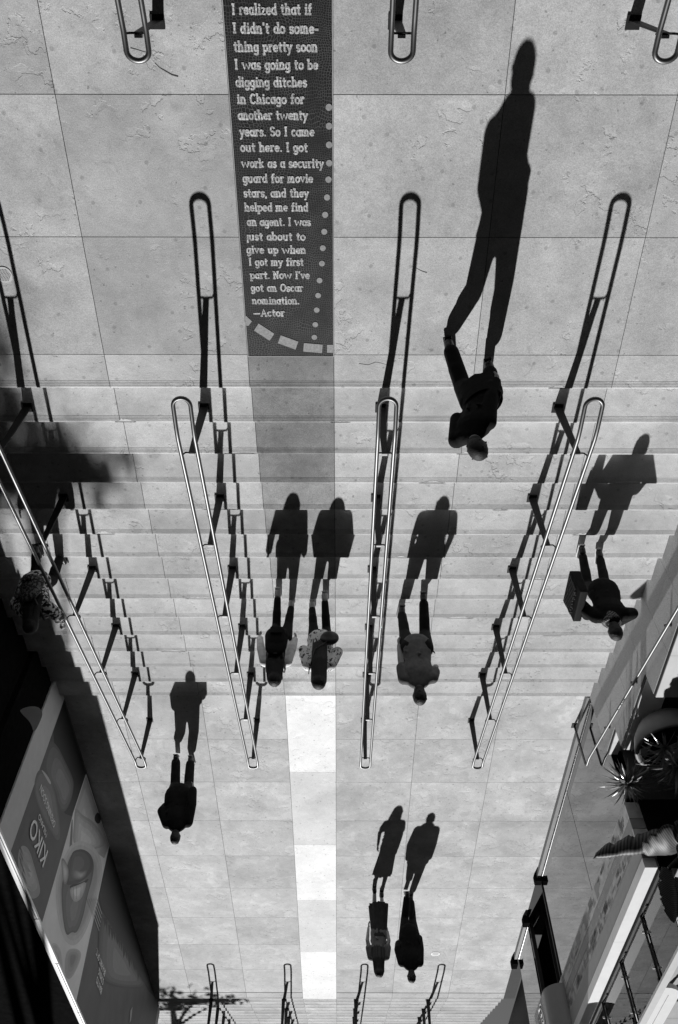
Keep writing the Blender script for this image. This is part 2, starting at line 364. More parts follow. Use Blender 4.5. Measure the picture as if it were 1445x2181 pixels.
# ------------------------------------------------------------------ mosaic panel with the inlaid story
def arc(cx, cy, rx, ry, a0, a1, n=10):
    return [(cx+rx*math.cos(R(a0+(a1-a0)*i/n)), cy+ry*math.sin(R(a0+(a1-a0)*i/n))) for i in range(n+1)]
def S(x, y0, y1, s0=1, s1=1, h=.2):          # stem with slab serifs
    o = [[(x, y0), (x, y1)]]
    if s0: o.append([(x-h, y0+.06), (x+h, y0+.06)])
    if s1: o.append([(x-h, y1-.06), (x+(h if s1 == 2 else .02), y1-.06)])
    return o
AR = lambda x: [arc(x+.27, .62, .27, .34, 180, 0, 8)]
GL = {
 'a': (1.0, [arc(.45, .46, .36, .42, 20, 340)]+S(.82, 0, .95, 1, 0, .12)), 'b': (1.0, S(.16, 0, 1.45, 0, 1)+[arc(.52, .46, .36, .42, 0, 360)]),
 'c': (.9, [arc(.5, .46, .38, .42, 50, 310)]), 'd': (1.05, [arc(.46, .46, .36, .42, 0, 360)]+S(.84, 0, 1.45, 1, 1, .16)),
 'e': (.95, [arc(.48, .46, .38, .42, 8, 318), [(.12, .5), (.86, .5)]]), 'f': (.75, [arc(.55, 1.1, .22, .28, 60, 180, 6)+[(.33, 0)], [(.08, .88), (.68, .88)], [(.1, .06), (.56, .06)]]),
 'g': (1.0, [arc(.46, .46, .36, .42, 0, 360), [(.84, .92), (.84, -.1)]+arc(.48, -.12, .36, .3, 0, -150, 6)]), 'h': (1.1, S(.2, 0, 1.45, 1, 1)+[arc(.52, .55, .32, .38, 180, 0, 8)+[(.84, .05)], [(.66, .06), (1.02, .06)]]),
 'i': (.55, S(.28, 0, .92)+[[(.28, 1.18), (.28, 1.36)]]), 'j': (.5, [[(.3, .9), (.3, -.4)]]), 'k': (1.05, S(.2, 0, 1.45)+[[(.28, .42), (.8, .9)], [(.42, .52), (.9, .03)]]),
 'l': (.55, S(.28, 0, 1.45)), 'm': (1.6, S(.2, 0, .95)+[arc(.47, .55, .27, .36, 180, 0, 8)+[(.74, .05)], arc(1.01, .55, .27, .36, 180, 0, 8)+[(1.28, .05)], [(.6, .06), (.88, .06)], [(1.12, .06), (1.48, .06)]]),
 'n': (1.1, S(.2, 0, .95)+[arc(.52, .52, .32, .4, 180, 0, 8)+[(.84, .05)], [(.66, .06), (1.02, .06)]]), 'o': (1.0, [arc(.5, .46, .4, .42, 0, 360, 14)]),
 'p': (1.05, S(.2, -.45, .92)+[arc(.56, .46, .36, .42, 0, 360)]), 'r': (.8, S(.22, 0, .95)+[arc(.52, .6, .28, .32, 170, 40, 6)]),
 's': (.8, [arc(.4, .67, .28, .22, 20, 250, 8)+arc(.4, .24, .3, .22, 80, -160, 8)]), 't': (.75, [[(.34, 1.25), (.34, .2)]+arc(.52, .22, .18, .18, 180, 300, 5), [(.08, .88), (.68, .88)]]),
 'u': (1.1, [[(.2, .92), (.2, .4)]+arc(.52, .38, .32, .36, 180, 360, 8), [(.84, .92), (.84, 0)], [(.04, .86), (.22, .86)], [(.68, .86), (.86, .86)]]), 'v': (1.0, [[(.12, .9), (.5, .03), (.88, .9)], [(0, .86), (.3, .86)], [(.7, .86), (1, .86)]]),
 'w': (1.75, [[(.12, .9), (.48, .03), (.87, .8), (1.26, .03), (1.62, .9)], [(0, .86), (.28, .86)], [(1.46, .86), (1.74, .86)]]), 'y': (1.0, [[(.12, .9), (.5, .08)], [(.88, .9), (.5, .08), (.3, -.42), (.12, -.42)], [(0, .86), (.3, .86)], [(.72, .86), (1, .86)]]),
 'z': (.85, [[(.1, .86), (.74, .86), (.1, .06), (.78, .06)]]), 'x': (.9, [[(.1, .9), (.8, .03)], [(.8, .9), (.1, .03)]]),
 'I': (.62, S(.3, 0, 1.42, 1, 2)), 'C': (1.2, [arc(.65, .71, .52, .66, 45, 315, 14)]), 'S': (1.0, [arc(.5, 1.04, .36, .34, 20, 260, 9)+arc(.5, .37, .38, .34, 80, -160, 9)]),
 'A': (1.3, [[(.15, .04), (.65, 1.4), (1.15, .04)], [(.35, .5), (.95, .5)], [(0, .06), (.32, .06)], [(.98, .06), (1.3, .06)]]), 'O': (1.35, [arc(.68, .71, .55, .66, 0, 360, 18)]),
 'N': (1.3, S(.2, 0, 1.42, 1, 1)+[[(.2, 1.36), (1.0, .06)], [(1.0, 1.4), (1.0, .05)], [(.84, 1.36), (1.16, 1.36)]]),
 ',': (.45, [[(.24, .12), (.16, -.2)]]), '.': (.45, [[(.22, .03), (.22, .16)]]), "'": (.4, [[(.22, 1.4), (.18, 1.1)]]), '-': (.7, [[(.08, .5), (.58, .5)]]), '_': (1.5, [[(.05, .5), (1.35, .5)]]), ' ': (.62, [])}
def stroke_text(mb, txt, x0, x1, d, z, xh, wt=.235):
    tot = sum(GL[c_][0]+.12 for c_ in txt); sx = (x1-x0)/tot; sy = xh; px = 0; k = 0
    for ch in txt:
        wd, ls = GL[ch]
        for l in ls:
            pts = [Vector((x0+(px+p[0])*sx+random.uniform(-.0012, .0012), -(d-p[1]*sy)+random.uniform(-.0012, .0012))) for p in l]
            if (Vector(l[0])-Vector(l[-1])).length < 1e-5: pts[-1] = pts[0].copy()
            hw = wt*(sx+sy)/4
            hw = min(hw*1.42, .0105)
            n = len(pts); zz = z+.0006*(k % 5); k += 1; L_ = []; R_ = []
            cl = (pts[0]-pts[-1]).length < 1e-5
            for i, p in enumerate(pts):
                a = pts[i-1] if i else (pts[-2] if cl else p); b = pts[i+1] if i < n-1 else (pts[1] if cl else p)
                t = (b-a).normalized(); nn = Vector((-t.y, t.x))
                e = Vector((0, 0)) if cl else (-t*hw*.5 if i == 0 else (t*hw*.5 if i == n-1 else Vector((0, 0))))
                L_.append(p+nn*hw+e); R_.append(p-nn*hw+e)
            V = [Vector((p.x, p.y, zz)) for p in L_+R_]
            mb.add(V, [(i, i+1, n+i+1, n+i) for i in range(n-1)])
        px += wd+.12
LINES = [(21, 495, 666, 'I realized that if'), (61, 497, 680, "I didn't do some-"), (100, 499, 678, 'thing pretty soon'), (138, 501, 679, 'I was going to be'),
 (175, 503, 655, 'digging ditches'), (211, 506, 650, 'in Chicago for'), (245, 508, 657, 'another twenty'), (280, 511, 671, 'years. So I came'), (313, 513, 657, 'out here. I got'),
 (347, 515, 691, 'work as a security'), (379, 518, 668, 'guard for movie'), (410, 520, 659, 'stars, and they'), (440, 522, 658, 'helped me find'), (471, 527, 663, 'an agent. I was'),
 (502, 525, 652, 'just about to'), (530, 526, 653, 'give up when'), (556, 531, 648, 'I got my first'), (584, 534, 661, "part. Now I've"), (611, 535, 647, 'got an Oscar'), (638, 538, 639, 'nomination.'), (664, 541, 608, '_Actor')]
ZM = Z_UP-.002
pan = empty('mosaic_panel', W(-.48, 1.6, Z_UP), 'dark mosaic panel of pale lettering set into the upper landing', 'mosaic')
mb = MB(); mb.box(-.897, -.066, -1.2, 3.482, ZM-.02, ZM); mb.build('tesserae', M['mosaic'], pan)
mb = MB()
for y, xa, xb, t_ in LINES:
    (x0, d), (x1, _) = gp(xa, y+9, Z_UP), gp(xb, y+9, Z_UP)
    stroke_text(mb, t_, x0, x1, d, ZM+.003, .049)
mb.build('lettering', M['letters'], pan, recalc=False)
mb = MB()
for x, y in [(711, 228), (710, 268), (707, 308), (703, 347), (700, 382), (697, 420), (693, 457), (691, 493), (688, 528), (686, 561), (681, 597), (678, 629), (675, 660), (672, 691), (670, 718)]:
    X, d = gp(x, y, Z_UP); disc(mb, min(X, -.095), d, ZM+.0005, .0265, .003, 18)
for (x, y) in [(563, 707), (614, 729), (667, 741)]:
    a = {563: 33, 614: 20, 667: 5}[x]; ca, sa = math.cos(R(a)), math.sin(R(a))
    q = [gp(x+u*ca-v*sa, y+u*sa+v*ca, Z_UP) for u, v in ((-20, -9), (20, -9), (20, 9), (-20, 9))]
    mb.prism([W(p[0], p[1], ZM+.0005) for p in q], Vector((0, 0, .003)))
for q in ([(524, 672), (537, 684), (529, 694), (522, 692)], [(697, 734), (711, 734), (711, 751), (697, 751)]):
    mb.prism([W(*gp(x, y, Z_UP), ZM+.0005) for x, y in q], Vector((0, 0, .003)))
mb.build('inlay_pattern', mat('pale_inlay', .27, .6, var=.3, scale=50), pan)
mb = MB(); mb.box(-.903+.001, -.897, -1.2, 3.488, ZM-.02, ZM+.003); mb.box(-.066, -.061, -1.2, 3.488, ZM-.02, ZM+.003); mb.box(-.897, -.066, 3.482, 3.488, ZM-.02, ZM+.003)
mb.build('edging', M['mosaic_edge'], pan)

# ------------------------------------------------------------------ handrails
D1 = D0+.276424; RH = .965; SL = RISE/TREAD
def make_rail(x):
    root = empty('handrail', W(x, D1, Z_UP-RISE), '', 'handrail', 'steel handrails of the stairs')
    zr = lambda d: Z_UP-RISE+RH-(d-D1)*SL
    d6 = D1+15*TREAD; hw = .0775; pr = .0195
    dt, db = D1-.668+hw, D1-.29; zt = zr(db); ze = zr(d6)
    a = []
    a += [W(x-hw, d6+.10, ze-.004), W(x-hw, d6-.02, ze+.004), W(x-hw, d6-.09, zr(d6-.09))]
    a += [W(x-hw, d6-.09+(db+.05-d6+.09)*i/8, zr(d6-.09+(db+.05-d6+.09)*i/8)) for i in range(1, 9)]
    a += [W(x-hw, db-.02, zt-.004), W(x-hw, db-.08, zt)]
    a += [W(x-hw*math.cos(t), dt-hw*math.sin(t), zt) for t in [math.pi*i/12 for i in range(13)]]
    a += [W(x+hw, db-.08, zt), W(x+hw, db-.02, zt-.004)]
    a += [W(x+hw, db+.05+(d6-.09-db-.05)*i/8, zr(db+.05+(d6-.09-db-.05)*i/8)) for i in range(9)]
    a += [W(x+hw, d6-.02, ze+.004)]
    a += [W(x+hw*math.cos(t), d6+.10+.06*math.sin(t), ze-.004) for t in [math.pi*i/12 for i in range(12)]]
    mb = MB(); mb.tube(a, pr, 12, True); mb.build('rail_loop', M['steel'], root)
    for j in range(6):
        d = D1+3*j*TREAD; zb = Z_UP-(1+3*j)*RISE if j < 5 else 0; zp = zr(d)
        mb = MB(); w0, w1, th = .045, .027, .007
        P = [W(x-w0, d, zb), W(x+w0, d, zb), W(x+w1, d, zp-.085), W(x-w1, d, zp-.085)]
        mb.prism([p+Vector((0, th, 0)) for p in P], Vector((0, -2*th, 0)))
        po = mb.build('post', M['dark_steel'], root)
        mb = MB(); mb.box(x-.06, x+.05, d-.045, d+.055, zb, zb+.014); mb.build('base_plate', M['dark_steel'], po)
        mb = MB(); mb.tube([W(x-hw, d, zp-.015), W(x-hw*.97, d, zp-.06), W(x-hw*.75, d, zp-.085), W(x, d, zp-.088), W(x+hw*.75, d, zp-.085), W(x+hw*.97, d, zp-.06), W(x+hw, d, zp-.015)], .008, 8); mb.build('crossbar', M['dark_steel'], po)
        mb = MB(); mb.box(x-.027, x+.027, d+.009, d+.03, zp-.125, zp-.08); mb.build('clip', M['grey_steel'], po)
    return root
X4 = 2.2540
r4 = make_rail(X4)
labels = {3: 'long steel handrail just left of the man in the grey T-shirt',
          2: 'long steel handrail just left of the woman with the black backpack',
          1: 'long steel handrail gripped by the woman in the leopard print top, partly in shade'}
r4['label'] = 'long steel handrail between the man in the grey T-shirt and the woman with tote bag'
rails = {4: r4}
for i in (3, 2, 1):
    o = dup(r4, Vector((-(4-i)*1.83, 0, 0))); o['label'] = labels[i]; rails[i] = o
up_lab = {4: 'end of a steel handrail poking in at the top right corner', 3: 'end of a steel handrail at the top, just right of the lettered mosaic panel', 2: 'end of a steel handrail at the top, left of the lettered mosaic panel'}
lo_lab = {1: 'lower flight handrail nearest the lips poster, only its dark posts in view', 2: 'lower flight handrail just left of the white inlay strip, only posts in view',
          3: 'lower flight handrail below the woman in the long skirt, only posts in view', 4: 'lower flight handrail at the bottom right, beside the dark shop entrance'}
for i in (2, 3, 4):
    o = dup(rails[i], Vector((0, 10.397, Z_UP))); o['label'] = up_lab[i]
for i in (1, 2, 3, 4):
    o = dup(rails[i], SHIFT); o['label'] = lo_lab[i]
# ------------------------------------------------------------------ left: hoarding with the lipstick poster
XL = -4.59
hd = empty('shop_hoarding', W(XL-.1, 16, 0), 'tall dark shop hoarding with a huge lips poster along the left side', 'hoarding')
mb = MB(); mb.box(XL-.12, XL, 9.91, 22.6, -.001, 2.74); mb.box(XL-.12, XL, 9.91, 10.32, 0, 2.74)
hd_wall = None
mb = MB(); mb.box(XL-.12, XL, 9.91, 22.6, .0, 2.74)
mb.build('panel', mat('hoarding_panel', .55, .6, var=.05), hd)
PV = lambda v, nm, **k: mat(nm, v, .55, var=k.pop('var', .05), scale=k.pop('scale', 6), **k)
INK = [PV(.004+.9*(i/15)**1.8, 'poster_ink_%d' % i, var=.08, scale=9) for i in range(16)]
INK0 = None
pm = [PV(.07, 'poster_dark', var=.25, scale=2), PV(.78, 'poster_skin', var=.12, scale=1.2), PV(.006, 'poster_black'), PV(.20, 'poster_smear', var=.2, scale=7),
      PV(.11, 'poster_lips', var=.25, scale=5), PV(.9, 'poster_teeth'), PV(.24, 'poster_mid', var=.2, scale=2), PV(.38, 'poster_smear_pale', var=.1, scale=9), PV(.045, 'poster_deep', var=.3, scale=4)]
lay = [0]
def poly(mb, pts, mi, off=(0, 1420), sc=4.0139):
    lay[0] += 1; x = XL+.001+lay[0]*.00006
    q = [wallp(off[0]+a/sc, off[1]+b/sc, XL) for a, b in pts]
    q = [(d, min(max(h, .0), 2.735)) for d, h in q]
    mb.add([W(x, d, h) for d, h in q], [tuple(range(len(q)))], mi)
mb = MB()
lay[0] += 1
mb.add([W(XL+.001, d, h) for d, h in ((10.53, 0), (22.3, 0), (22.3, 2.735), (10.53, 2.735))], [(0, 1, 2, 3)], 0)
Z2 = dict(off=(0, 1780))
def ink(v): return len(pm)+min(range(16), key=lambda i: abs(.004+.9*(i/15)**1.8-v))
def grad(mb, pts, v0, v1, n=7, to=None, shrink=.12, **k):    # printed shading: nested outlines stepping from v0 to v1
    cx = to[0] if to else sum(p[0] for p in pts)/len(pts); cy = to[1] if to else sum(p[1] for p in pts)/len(pts)
    for i in range(n):
        f = shrink+(1-shrink)*(1-i/n)
        poly(mb, [(cx+(a-cx)*f, cy+(b-cy)*f) for a, b in pts], ink(v0+(v1-v0)*i/(n-1)), **k)
def smoothp(pts, n=2):                        # Chaikin, for soft printed outlines
    for _ in range(n):
        o = []
        for i in range(len(pts)):
            a, b = pts[i], pts[(i+1) % len(pts)]
            o += [(a[0]*.75+b[0]*.25, a[1]*.75+b[1]*.25), (a[0]*.25+b[0]*.75, a[1]*.25+b[1]*.75)]
        pts = o
    return pts
poly(mb, [(545, 292), (735, 915), (690, 1060), (610, 1280), (560, 1260), (500, 1190), (455, 560)], 2)
grad(mb, smoothp([(430, 620), (500, 690), (545, 790), (630, 960), (628, 1060), (600, 1170), (545, 1260), (495, 1190), (470, 1060), (375, 880), (380, 760)]), .10, .26, 8, to=(560, 1060))
grad(mb, smoothp([(330, 860), (420, 930), (470, 1060), (500, 1250), (520, 1450), (490, 1500), (440, 1415), (385, 1330), (310, 1150), (285, 1010)]), .13, .27, 7, to=(400, 1150))
poly(mb, smoothp([(345, 870), (405, 930), (440, 1000), (425, 1010), (385, 940)]), ink(.5))
grad(mb, smoothp([(190, 80), (240, 105), (275, 200), (300, 290), (345, 450), (335, 520), (270, 550), (230, 480), (165, 330), (148, 210), (160, 120)]), .28, .48, 7, to=(250, 300), **Z2)
poly(mb, [(735, 915), (935, 1532), (900, 1690), (620, 2990), (590, 2960), (345, 2235), (575, 1445), (625, 1250)], 1)
grad(mb, [(735, 930), (930, 1530), (890, 1640), (700, 1500), (640, 1440), (640, 1220)], .42, .66, 8, to=(700, 1420))
grad(mb, smoothp([(640, 1190), (700, 1270), (800, 1320), (930, 1520), (790, 1570), (640, 1540), (620, 1480), (630, 1350)]), .40, .72, 8, to=(720, 1500))
poly(mb, smoothp([(800, 1300), (830, 1240), (858, 1270), (862, 1330), (830, 1350)]), 2)
poly(mb, smoothp([(598, 1450), (612, 1300), (622, 1310), (616, 1560), (600, 1700), (588, 1620)]), ink(.16))
grad(mb, smoothp([(560, 150), (620, 60), (720, 40), (850, 140), (880, 320), (820, 560), (740, 820), (640, 960), (540, 900), (480, 660), (470, 360)]), .62, .34, 7, shrink=.7, **Z2)
grad(mb, smoothp([(600, 170), (650, 125), (700, 112), (770, 150), (806, 240), (790, 370), (745, 520), (710, 700), (655, 840), (612, 822), (572, 862), (548, 800), (528, 640), (522, 420), (560, 300)]), .10, .22, 7, to=(625, 690), **Z2)
grad(mb, smoothp([(608, 150), (650, 120), (720, 118), (780, 165), (800, 250), (770, 330), (690, 400), (600, 425), (560, 420), (590, 300)]), .05, .14, 5, to=(650, 230), **Z2)
grad(mb, smoothp([(610, 275), (700, 310), (745, 290), (735, 345), (680, 385), (608, 365)]), .14, .42, 6, to=(690, 340), **Z2)
poly(mb, smoothp([(600, 420), (700, 405), (760, 360), (745, 400), (660, 440), (590, 455)]), 2, **Z2)
grad(mb, smoothp([(592, 450), (655, 428), (740, 388), (722, 470), (690, 545), (640, 575), (605, 530)], 1), .45, .85, 5, to=(655, 480), **Z2)
for a in (625, 652, 688): poly(mb, [(a, 432), (a+3, 430), (a+2, 545), (a-1, 545)], ink(.25), **Z2)
grad(mb, smoothp([(520, 190), (550, 200), (590, 300), (575, 400), (545, 430), (528, 330)]), .25, .6, 5, **Z2)
grad(mb, smoothp([(560, 980), (640, 960), (700, 1000), (670, 1110), (600, 1240), (550, 1200)]), .5, .22, 8, to=(620, 1050), **Z2)
grad(mb, smoothp([(440, 900), (520, 960), (540, 1150), (500, 1180), (430, 1020)]), .58, .42, 6, **Z2)
poly(mb, [(930, 100), (1335, 1385), (1270, 1330), (1180, 1180), (1100, 1010), (1000, 880), (930, 740), (870, 640), (840, 520)], 2, **Z2)
grad(mb, smoothp([(860, 640), (930, 740), (1010, 880), (1110, 1010), (1180, 1190), (1265, 1310), (1100, 1310), (960, 1290), (860, 1220), (830, 1000)]), .07, .26, 10, to=(1040, 1130), **Z2)
rp = random.Random(6)
for k in range(16):                              # ragged brush-like edge of the print
    t_ = k/16; a, b = 880+t_*330, 700+t_*480; poly(mb, [(a, b), (a+rp.uniform(15, 40), b+rp.uniform(-10, 15)), (a+rp.uniform(5, 20), b+rp.uniform(60, 140))], 2, **Z2)
for k in range(10):
    x0, y0 = 170+rp.uniform(-10, 20), 100+k*42; poly(mb, [(x0, y0), (x0+12, y0+4), (x0+60+rp.uniform(0, 40), y0+130), (x0+45, y0+120)], ink(.34+rp.uniform(-.06, .1)), **Z2)
poly(mb, [(1130, 1465), (1118, 1580), (1105, 1605), (1112, 1500)], 7, **Z2)
mb.build('poster', pm+INK, hd, recalc=False)
FONT = bpy.data.fonts.load('<builtin>')
def text_on(txt, size, fn, parent, mat_, name='lettering', sx=1, bold=0, space=1):
    cu = bpy.data.curves.new('t', 'FONT'); cu.body = txt; cu.size = size; cu.font = FONT; cu.offset = bold; cu.space_character = space; cu.resolution_u = 3
    o = bpy.data.objects.new('t', cu); COL.objects.link(o)
    me = bpy.data.meshes.new_from_object(o.evaluated_get(bpy.context.evaluated_depsgraph_get())); bpy.data.objects.remove(o)
    for v in me.vertices: v.co = fn(v.co.x*sx, v.co.y)
    me.materials.clear(); me.materials.append(mat_); me.name = name
    n = bpy.data.objects.new(name, me); COL.objects.link(n)
    if parent: n.parent = parent; n.matrix_parent_inverse = Matrix.Translation(-parent.location)
    return n
white = mat('poster_white_ink', .9, .5, var=.03)
grey_ink = mat('poster_grey_ink', .55, .5, var=.03)
on = lambda d0, h0: (lambda x, y: W(XL+.012, d0-x, h0+y))
text_on('KIKO', .385, on(11.88, 1.955), hd, white, sx=1.10, bold=.004)
text_on('MILANO', .115, on(11.60, 1.80), hd, white, sx=1.30, bold=.001)
text_on('OPENING SOON', .15, on(11.80, 1.49), hd, white, sx=.93, bold=.001)
for i, t_ in enumerate(["BEAUTY'S", 'COMING.', 'BE A PART OF IT.']):
    text_on(t_, .15, on(16.72-.02*i, 1.93-i*.155), hd, white, sx=.85, bold=.003)
for i in range(5):
    mb = MB(); mb.add([W(XL+.012, d, h) for d, h in ((15.6-i*.02, 1.35-i*.07), (14.4+i*.12, 1.35-i*.07), (14.4+i*.12, 1.37-i*.07), (15.6-i*.02, 1.37-i*.07))], [(0, 1, 2, 3)])
    mb.build('fine_print', grey_ink, hd, recalc=False)
text_on('KIKO', .385, on(20.6, 1.955), hd, white, sx=1.10, bold=-.002)
mb = MB()
a = 9.91
segs = [(9.91, 12.3, 0), (12.33, 13.75, 1), (13.78, 15.6, 0), (15.62, 17.6, 0), (17.62, 20.2, 0), (20.22, 22.6, 0)]
for a, b, k in segs:
    if k: mb.box(XL-.05, XL+.012, a, b, 2.742, 2.78)
    else: mb.box(XL-.012, XL+.012, a, b, 2.742, 2.78); mb.box(XL-.05, XL-.026, a, b, 2.742, 2.78)
mb.build('top_rail', mat('pale_aluminium', .75, .5, var=.04), hd)
bl = empty('shop_building', W(-7, 12, 0), 'black flat-roofed shop building behind the poster hoarding, its shade painted into the black', 'building')
mb = MB(); mb.box(-14, XL-.125, 9.3, 23, -.4, 2.66); mb.build('roof_block', M['black'], bl)  # roof lies in sun; near-black colour takes the place of deep shade
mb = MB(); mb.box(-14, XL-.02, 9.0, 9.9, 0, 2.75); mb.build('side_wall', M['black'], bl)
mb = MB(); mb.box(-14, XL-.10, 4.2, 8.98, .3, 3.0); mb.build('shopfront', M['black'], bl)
mb = MB()
q = [(170, 370), (250, 340), (330, 345), (365, 390), (360, 440), (290, 580), (265, 480), (180, 400)]
def back_pt(a, b):                            # print on the return wall that faces the stairs
    v = ray(a/4.0139, 1420+b/4.0139); t = 8.99/-v.y; return W(v.x*t, 8.985, CAM_H+v.z*t)
mb.add([back_pt(*p) for p in smoothp(q, 2)], [tuple(range(len(q)*4))]); mb.build('wall_print', pm[6], bl, recalc=False)

# ------------------------------------------------------------------ right: granite wall, shopfront, terrace
XR = 4.12
gw = empty('granite_stair_wall', W(XR+.2, 6, 0), 'speckled granite wall with stepped pale caps along the right edge of the stairs', 'wall')
SEG = [(-3.4, 3.55, 3.32), (3.55, 5.11, 2.62), (5.11, 6.67, 2.27), (6.67, 8.23, 1.91), (8.23, 9.79, 1.56), (9.79, 10.36, 1.22)]
mb = MB()
for d0, d1, h in SEG:
    n = max(1, round((d1-d0)/1.0)); lo = -.01
    while lo < h-.08:                          # courses of panels with open joints
        hi = min(lo+.62, h-.06)
        for k in range(n):
            a, b = d0+(d1-d0)*k/n, d0+(d1-d0)*(k+1)/n
            mb.box(XR, XR+.28 if d1 > 9.8 else XR+.35, a+.003, b-.003, lo+.003, hi)
        lo += .62
mb.build('panel', M['granite'], gw)
mb = MB()
for d0, d1, h in SEG: mb.box(XR+.02, XR+.25, d0+.01, d1-.01, -.01, h-.065)
mb.build('core', M['bed'], gw)
mb = MB()
capw = {10.36: .15, 9.79: .35, 8.23: .75}
for d0, d1, h in SEG:
    wdt = capw.get(d1, .75); n = 2
    mb.box(XR+.015, XR+wdt, d0+.002, (d0+d1)/2-.002, h-.055, h); mb.box(XR+.015, XR+wdt, (d0+d1)/2+.002, d1+.0, h-.055, h)
mb.build('cap', M['cap'], gw)
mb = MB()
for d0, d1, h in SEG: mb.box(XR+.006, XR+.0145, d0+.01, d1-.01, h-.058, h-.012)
mb.build('cap_shadow_strip', M['dark_steel'], gw)  # solid dark strip, stands in for the shadow line under each cap
tb = MB(); tb.box(XR+.352, 9, 3, 10.29, -.1, 1.05); tb.box(XR+.152, XR+.352, 9.8, 10.29, -.1, 1.0)
tag(tb.build('planting_soil', M['soil']), kind='structure')

wr = empty('wall_handrail', W(4.04, 9, 0), 'slim steel handrail fixed to the granite wall at the right', 'handrail')
zw = lambda d: .905+.9-(d-7.0)*SL
mb = MB(); xw = 4.035
pts = [W(xw, .5, zw(.5)+.0)]+[W(xw, d, zw(d)) for d in (2, 4, 6, 8, 9.5, 10.85)]+[W(xw, 10.95, zw(10.93)-.003), W(xw, 11.13, zw(10.95)-.004), W(xw, 11.18, zw(10.95)-.02), W(xw, 11.2, zw(10.95)-.06), W(xw, 11.2, 0)]
mb.tube(pts, [.019]*len(pts), 10); mb.build('rail', M['steel'], wr)
for d in (9.95, 8.55, 7.1, 5.65, 4.2):
    mb = MB(); mb.tube([W(xw, d, zw(d)-.01), W(xw, d, zw(d)-.06), W(XR-.005, d, zw(d)-.075)], .008, 8); mb.cap(W(XR-.012, d, zw(d)-.075), W(XR-.002, d, zw(d)-.075), .035, .035)
    mb.build('bracket', M['dark_steel'], wr)
mb = MB(); mb.box(xw-.05, xw+.05, 11.15, 11.25, 0, .012); mb.build('base_plate', M['dark_steel'], wr)

XG = XR
XR = 4.165
sf = empty('shopfront', W(XR+.3, 16, 0), 'glazed shopfront with a lettered banner and pale cornice along the right side', 'shopfront')
FR = M['dark_steel']
def pane(d0, d1, z0=.10, z1=2.04, x=XR, m='shopglass'):
    mb = MB(); mb.box(x, x+.02, d0, d1, z0, z1); mb.build('glass_pane', M[m], sf)
pane(10.37, 12.9); pane(12.92, 15.9)
pane(17.95, 19.45, .1, 2.04)
mb = MB()
for a, b in ((10.37, 16.0), (17.9, 19.5)):
    mb.box(XR-.09, XR-.025, a, b, 0, .10); mb.box(XR-.025, XR-.003, a, b, 0, .06)
mb.build('base_channel', mat('dull_channel', .16, .6), sf)
mb = MB()
for a, b in ((10.37, 15.95), (17.9, 19.5)): mb.box(XR-.012, XR-.002, a, b, .10, .106)
mb.build('glass_bead', mat('polished_bead', .9, .2, 1), sf)
for a, b in ((15.95, 16.12), (17.68, 17.88), (19.6, 19.85)):
    mb = MB(); mb.box(XR-.13, XR+.0, a, b, 0, .16); mb.build('door_stop', M['black'], sf)
mb = MB()
for d in (16.12, 17.85, 19.52): mb.box(XR+.02, XR+.1, d, d+.05, 0, 2.04)
for d in (16.2, 16.9, 17.5): mb.box(XR+.3, XR+.36, d, d+.04, .0, 2.04)
mb.box(XR+.02, XR+.08, 17.92, 19.5, 1.98, 2.04)
mb.build('frame', M['dark_steel'], sf)
pane(16.15, 17.85, .02, 2.0, XR+.42, 'doorglass'); pane(19.57, 24, .02, 2.0, XR+.25, 'doorglass')
mb = MB(); mb.box(XR+.45, XR+3, 10.36, 26, -.05, 2.04); mb.build('interior_block', M['black'], sf)
# banner in three strips with small marks too far off to read
mb = MB(); zz = [(2.045, 2.30), (2.305, 2.46), (2.465, 2.68)]
bm_ = [mat('banner_pale', .40, .6, var=.3, scale=5), mat('banner_mid', .24, .6, var=.06), mat('banner_pale_lower', .36, .6, var=.35, scale=7), mat('banner_print', .10, .6), mat('banner_white_print', .55, .6)]
for i, (a, b) in enumerate(zz): mb.box(XR-.03, XR+.45, 10.36, 24, a, b-.004 if i < 2 else b, i)
rnd = random.Random(3)
for k in range(170):                           # rows of tiny lettering and drawings on the printed strips
    i = rnd.choice((0, 2)); a, b = zz[i]; d = rnd.uniform(10.4, 15.9) if i else rnd.uniform(10.5, 16.5); h = rnd.choice([.25, .5, .75])*(b-a)+a
    L_ = rnd.uniform(.02, .05); hh = rnd.uniform(.012, .045)
    for q in range(rnd.randint(2, 6)):
        x = XR-.0312; dd = d+q*.045
        mb.add([W(x, dd, h-hh), W(x, dd+L_*.5, h-hh), W(x, dd+L_*.5+.01, h+hh), W(x, dd+.01, h+hh)], [(0, 1, 2, 3)], 3)
for d in (11.2, 12.25, 13.3, 14.35, 15.4):
    for q in range(9):
        dd = d+q*.055; hh = .028+.01*rnd.random()
        mb.add([W(XR-.0312, dd, 2.375-hh), W(XR-.0312, dd+.014, 2.375-hh), W(XR-.0312, dd+.02, 2.375+hh), W(XR-.0312, dd+.006, 2.375+hh)], [(0, 1, 2, 3)], 4)
for d in (12.6, 13.6, 14.3):
    mb.add([W(XR-.0316, d, 2.06), W(XR-.0316, d+.1, 2.06), W(XR-.0316, d+.06, 2.27), W(XR-.0316, d-.3, 2.16)], [(0, 1, 2, 3)], 1)
mb.build('banner', bm_, sf)
mb = MB(); mb.box(XR-.035, XR+.5, 10.33, 24, 2.685, 2.92); mb.build('fascia', M['fascia'], sf)
mb = MB()
for a, b in ((10.33, 12.4), (12.405, 14.9), (14.905, 17.4), (17.405, 24)): mb.box(XR-.04, XR+.13, a, b, 2.922, 3.06)
mb.build('cornice', M['cornice'], sf)
mb = MB(); mb.box(XR+.17, 9, 10.30, 10.355, 2.04, 3.05); mb.build('end_wall', M['black'], sf)
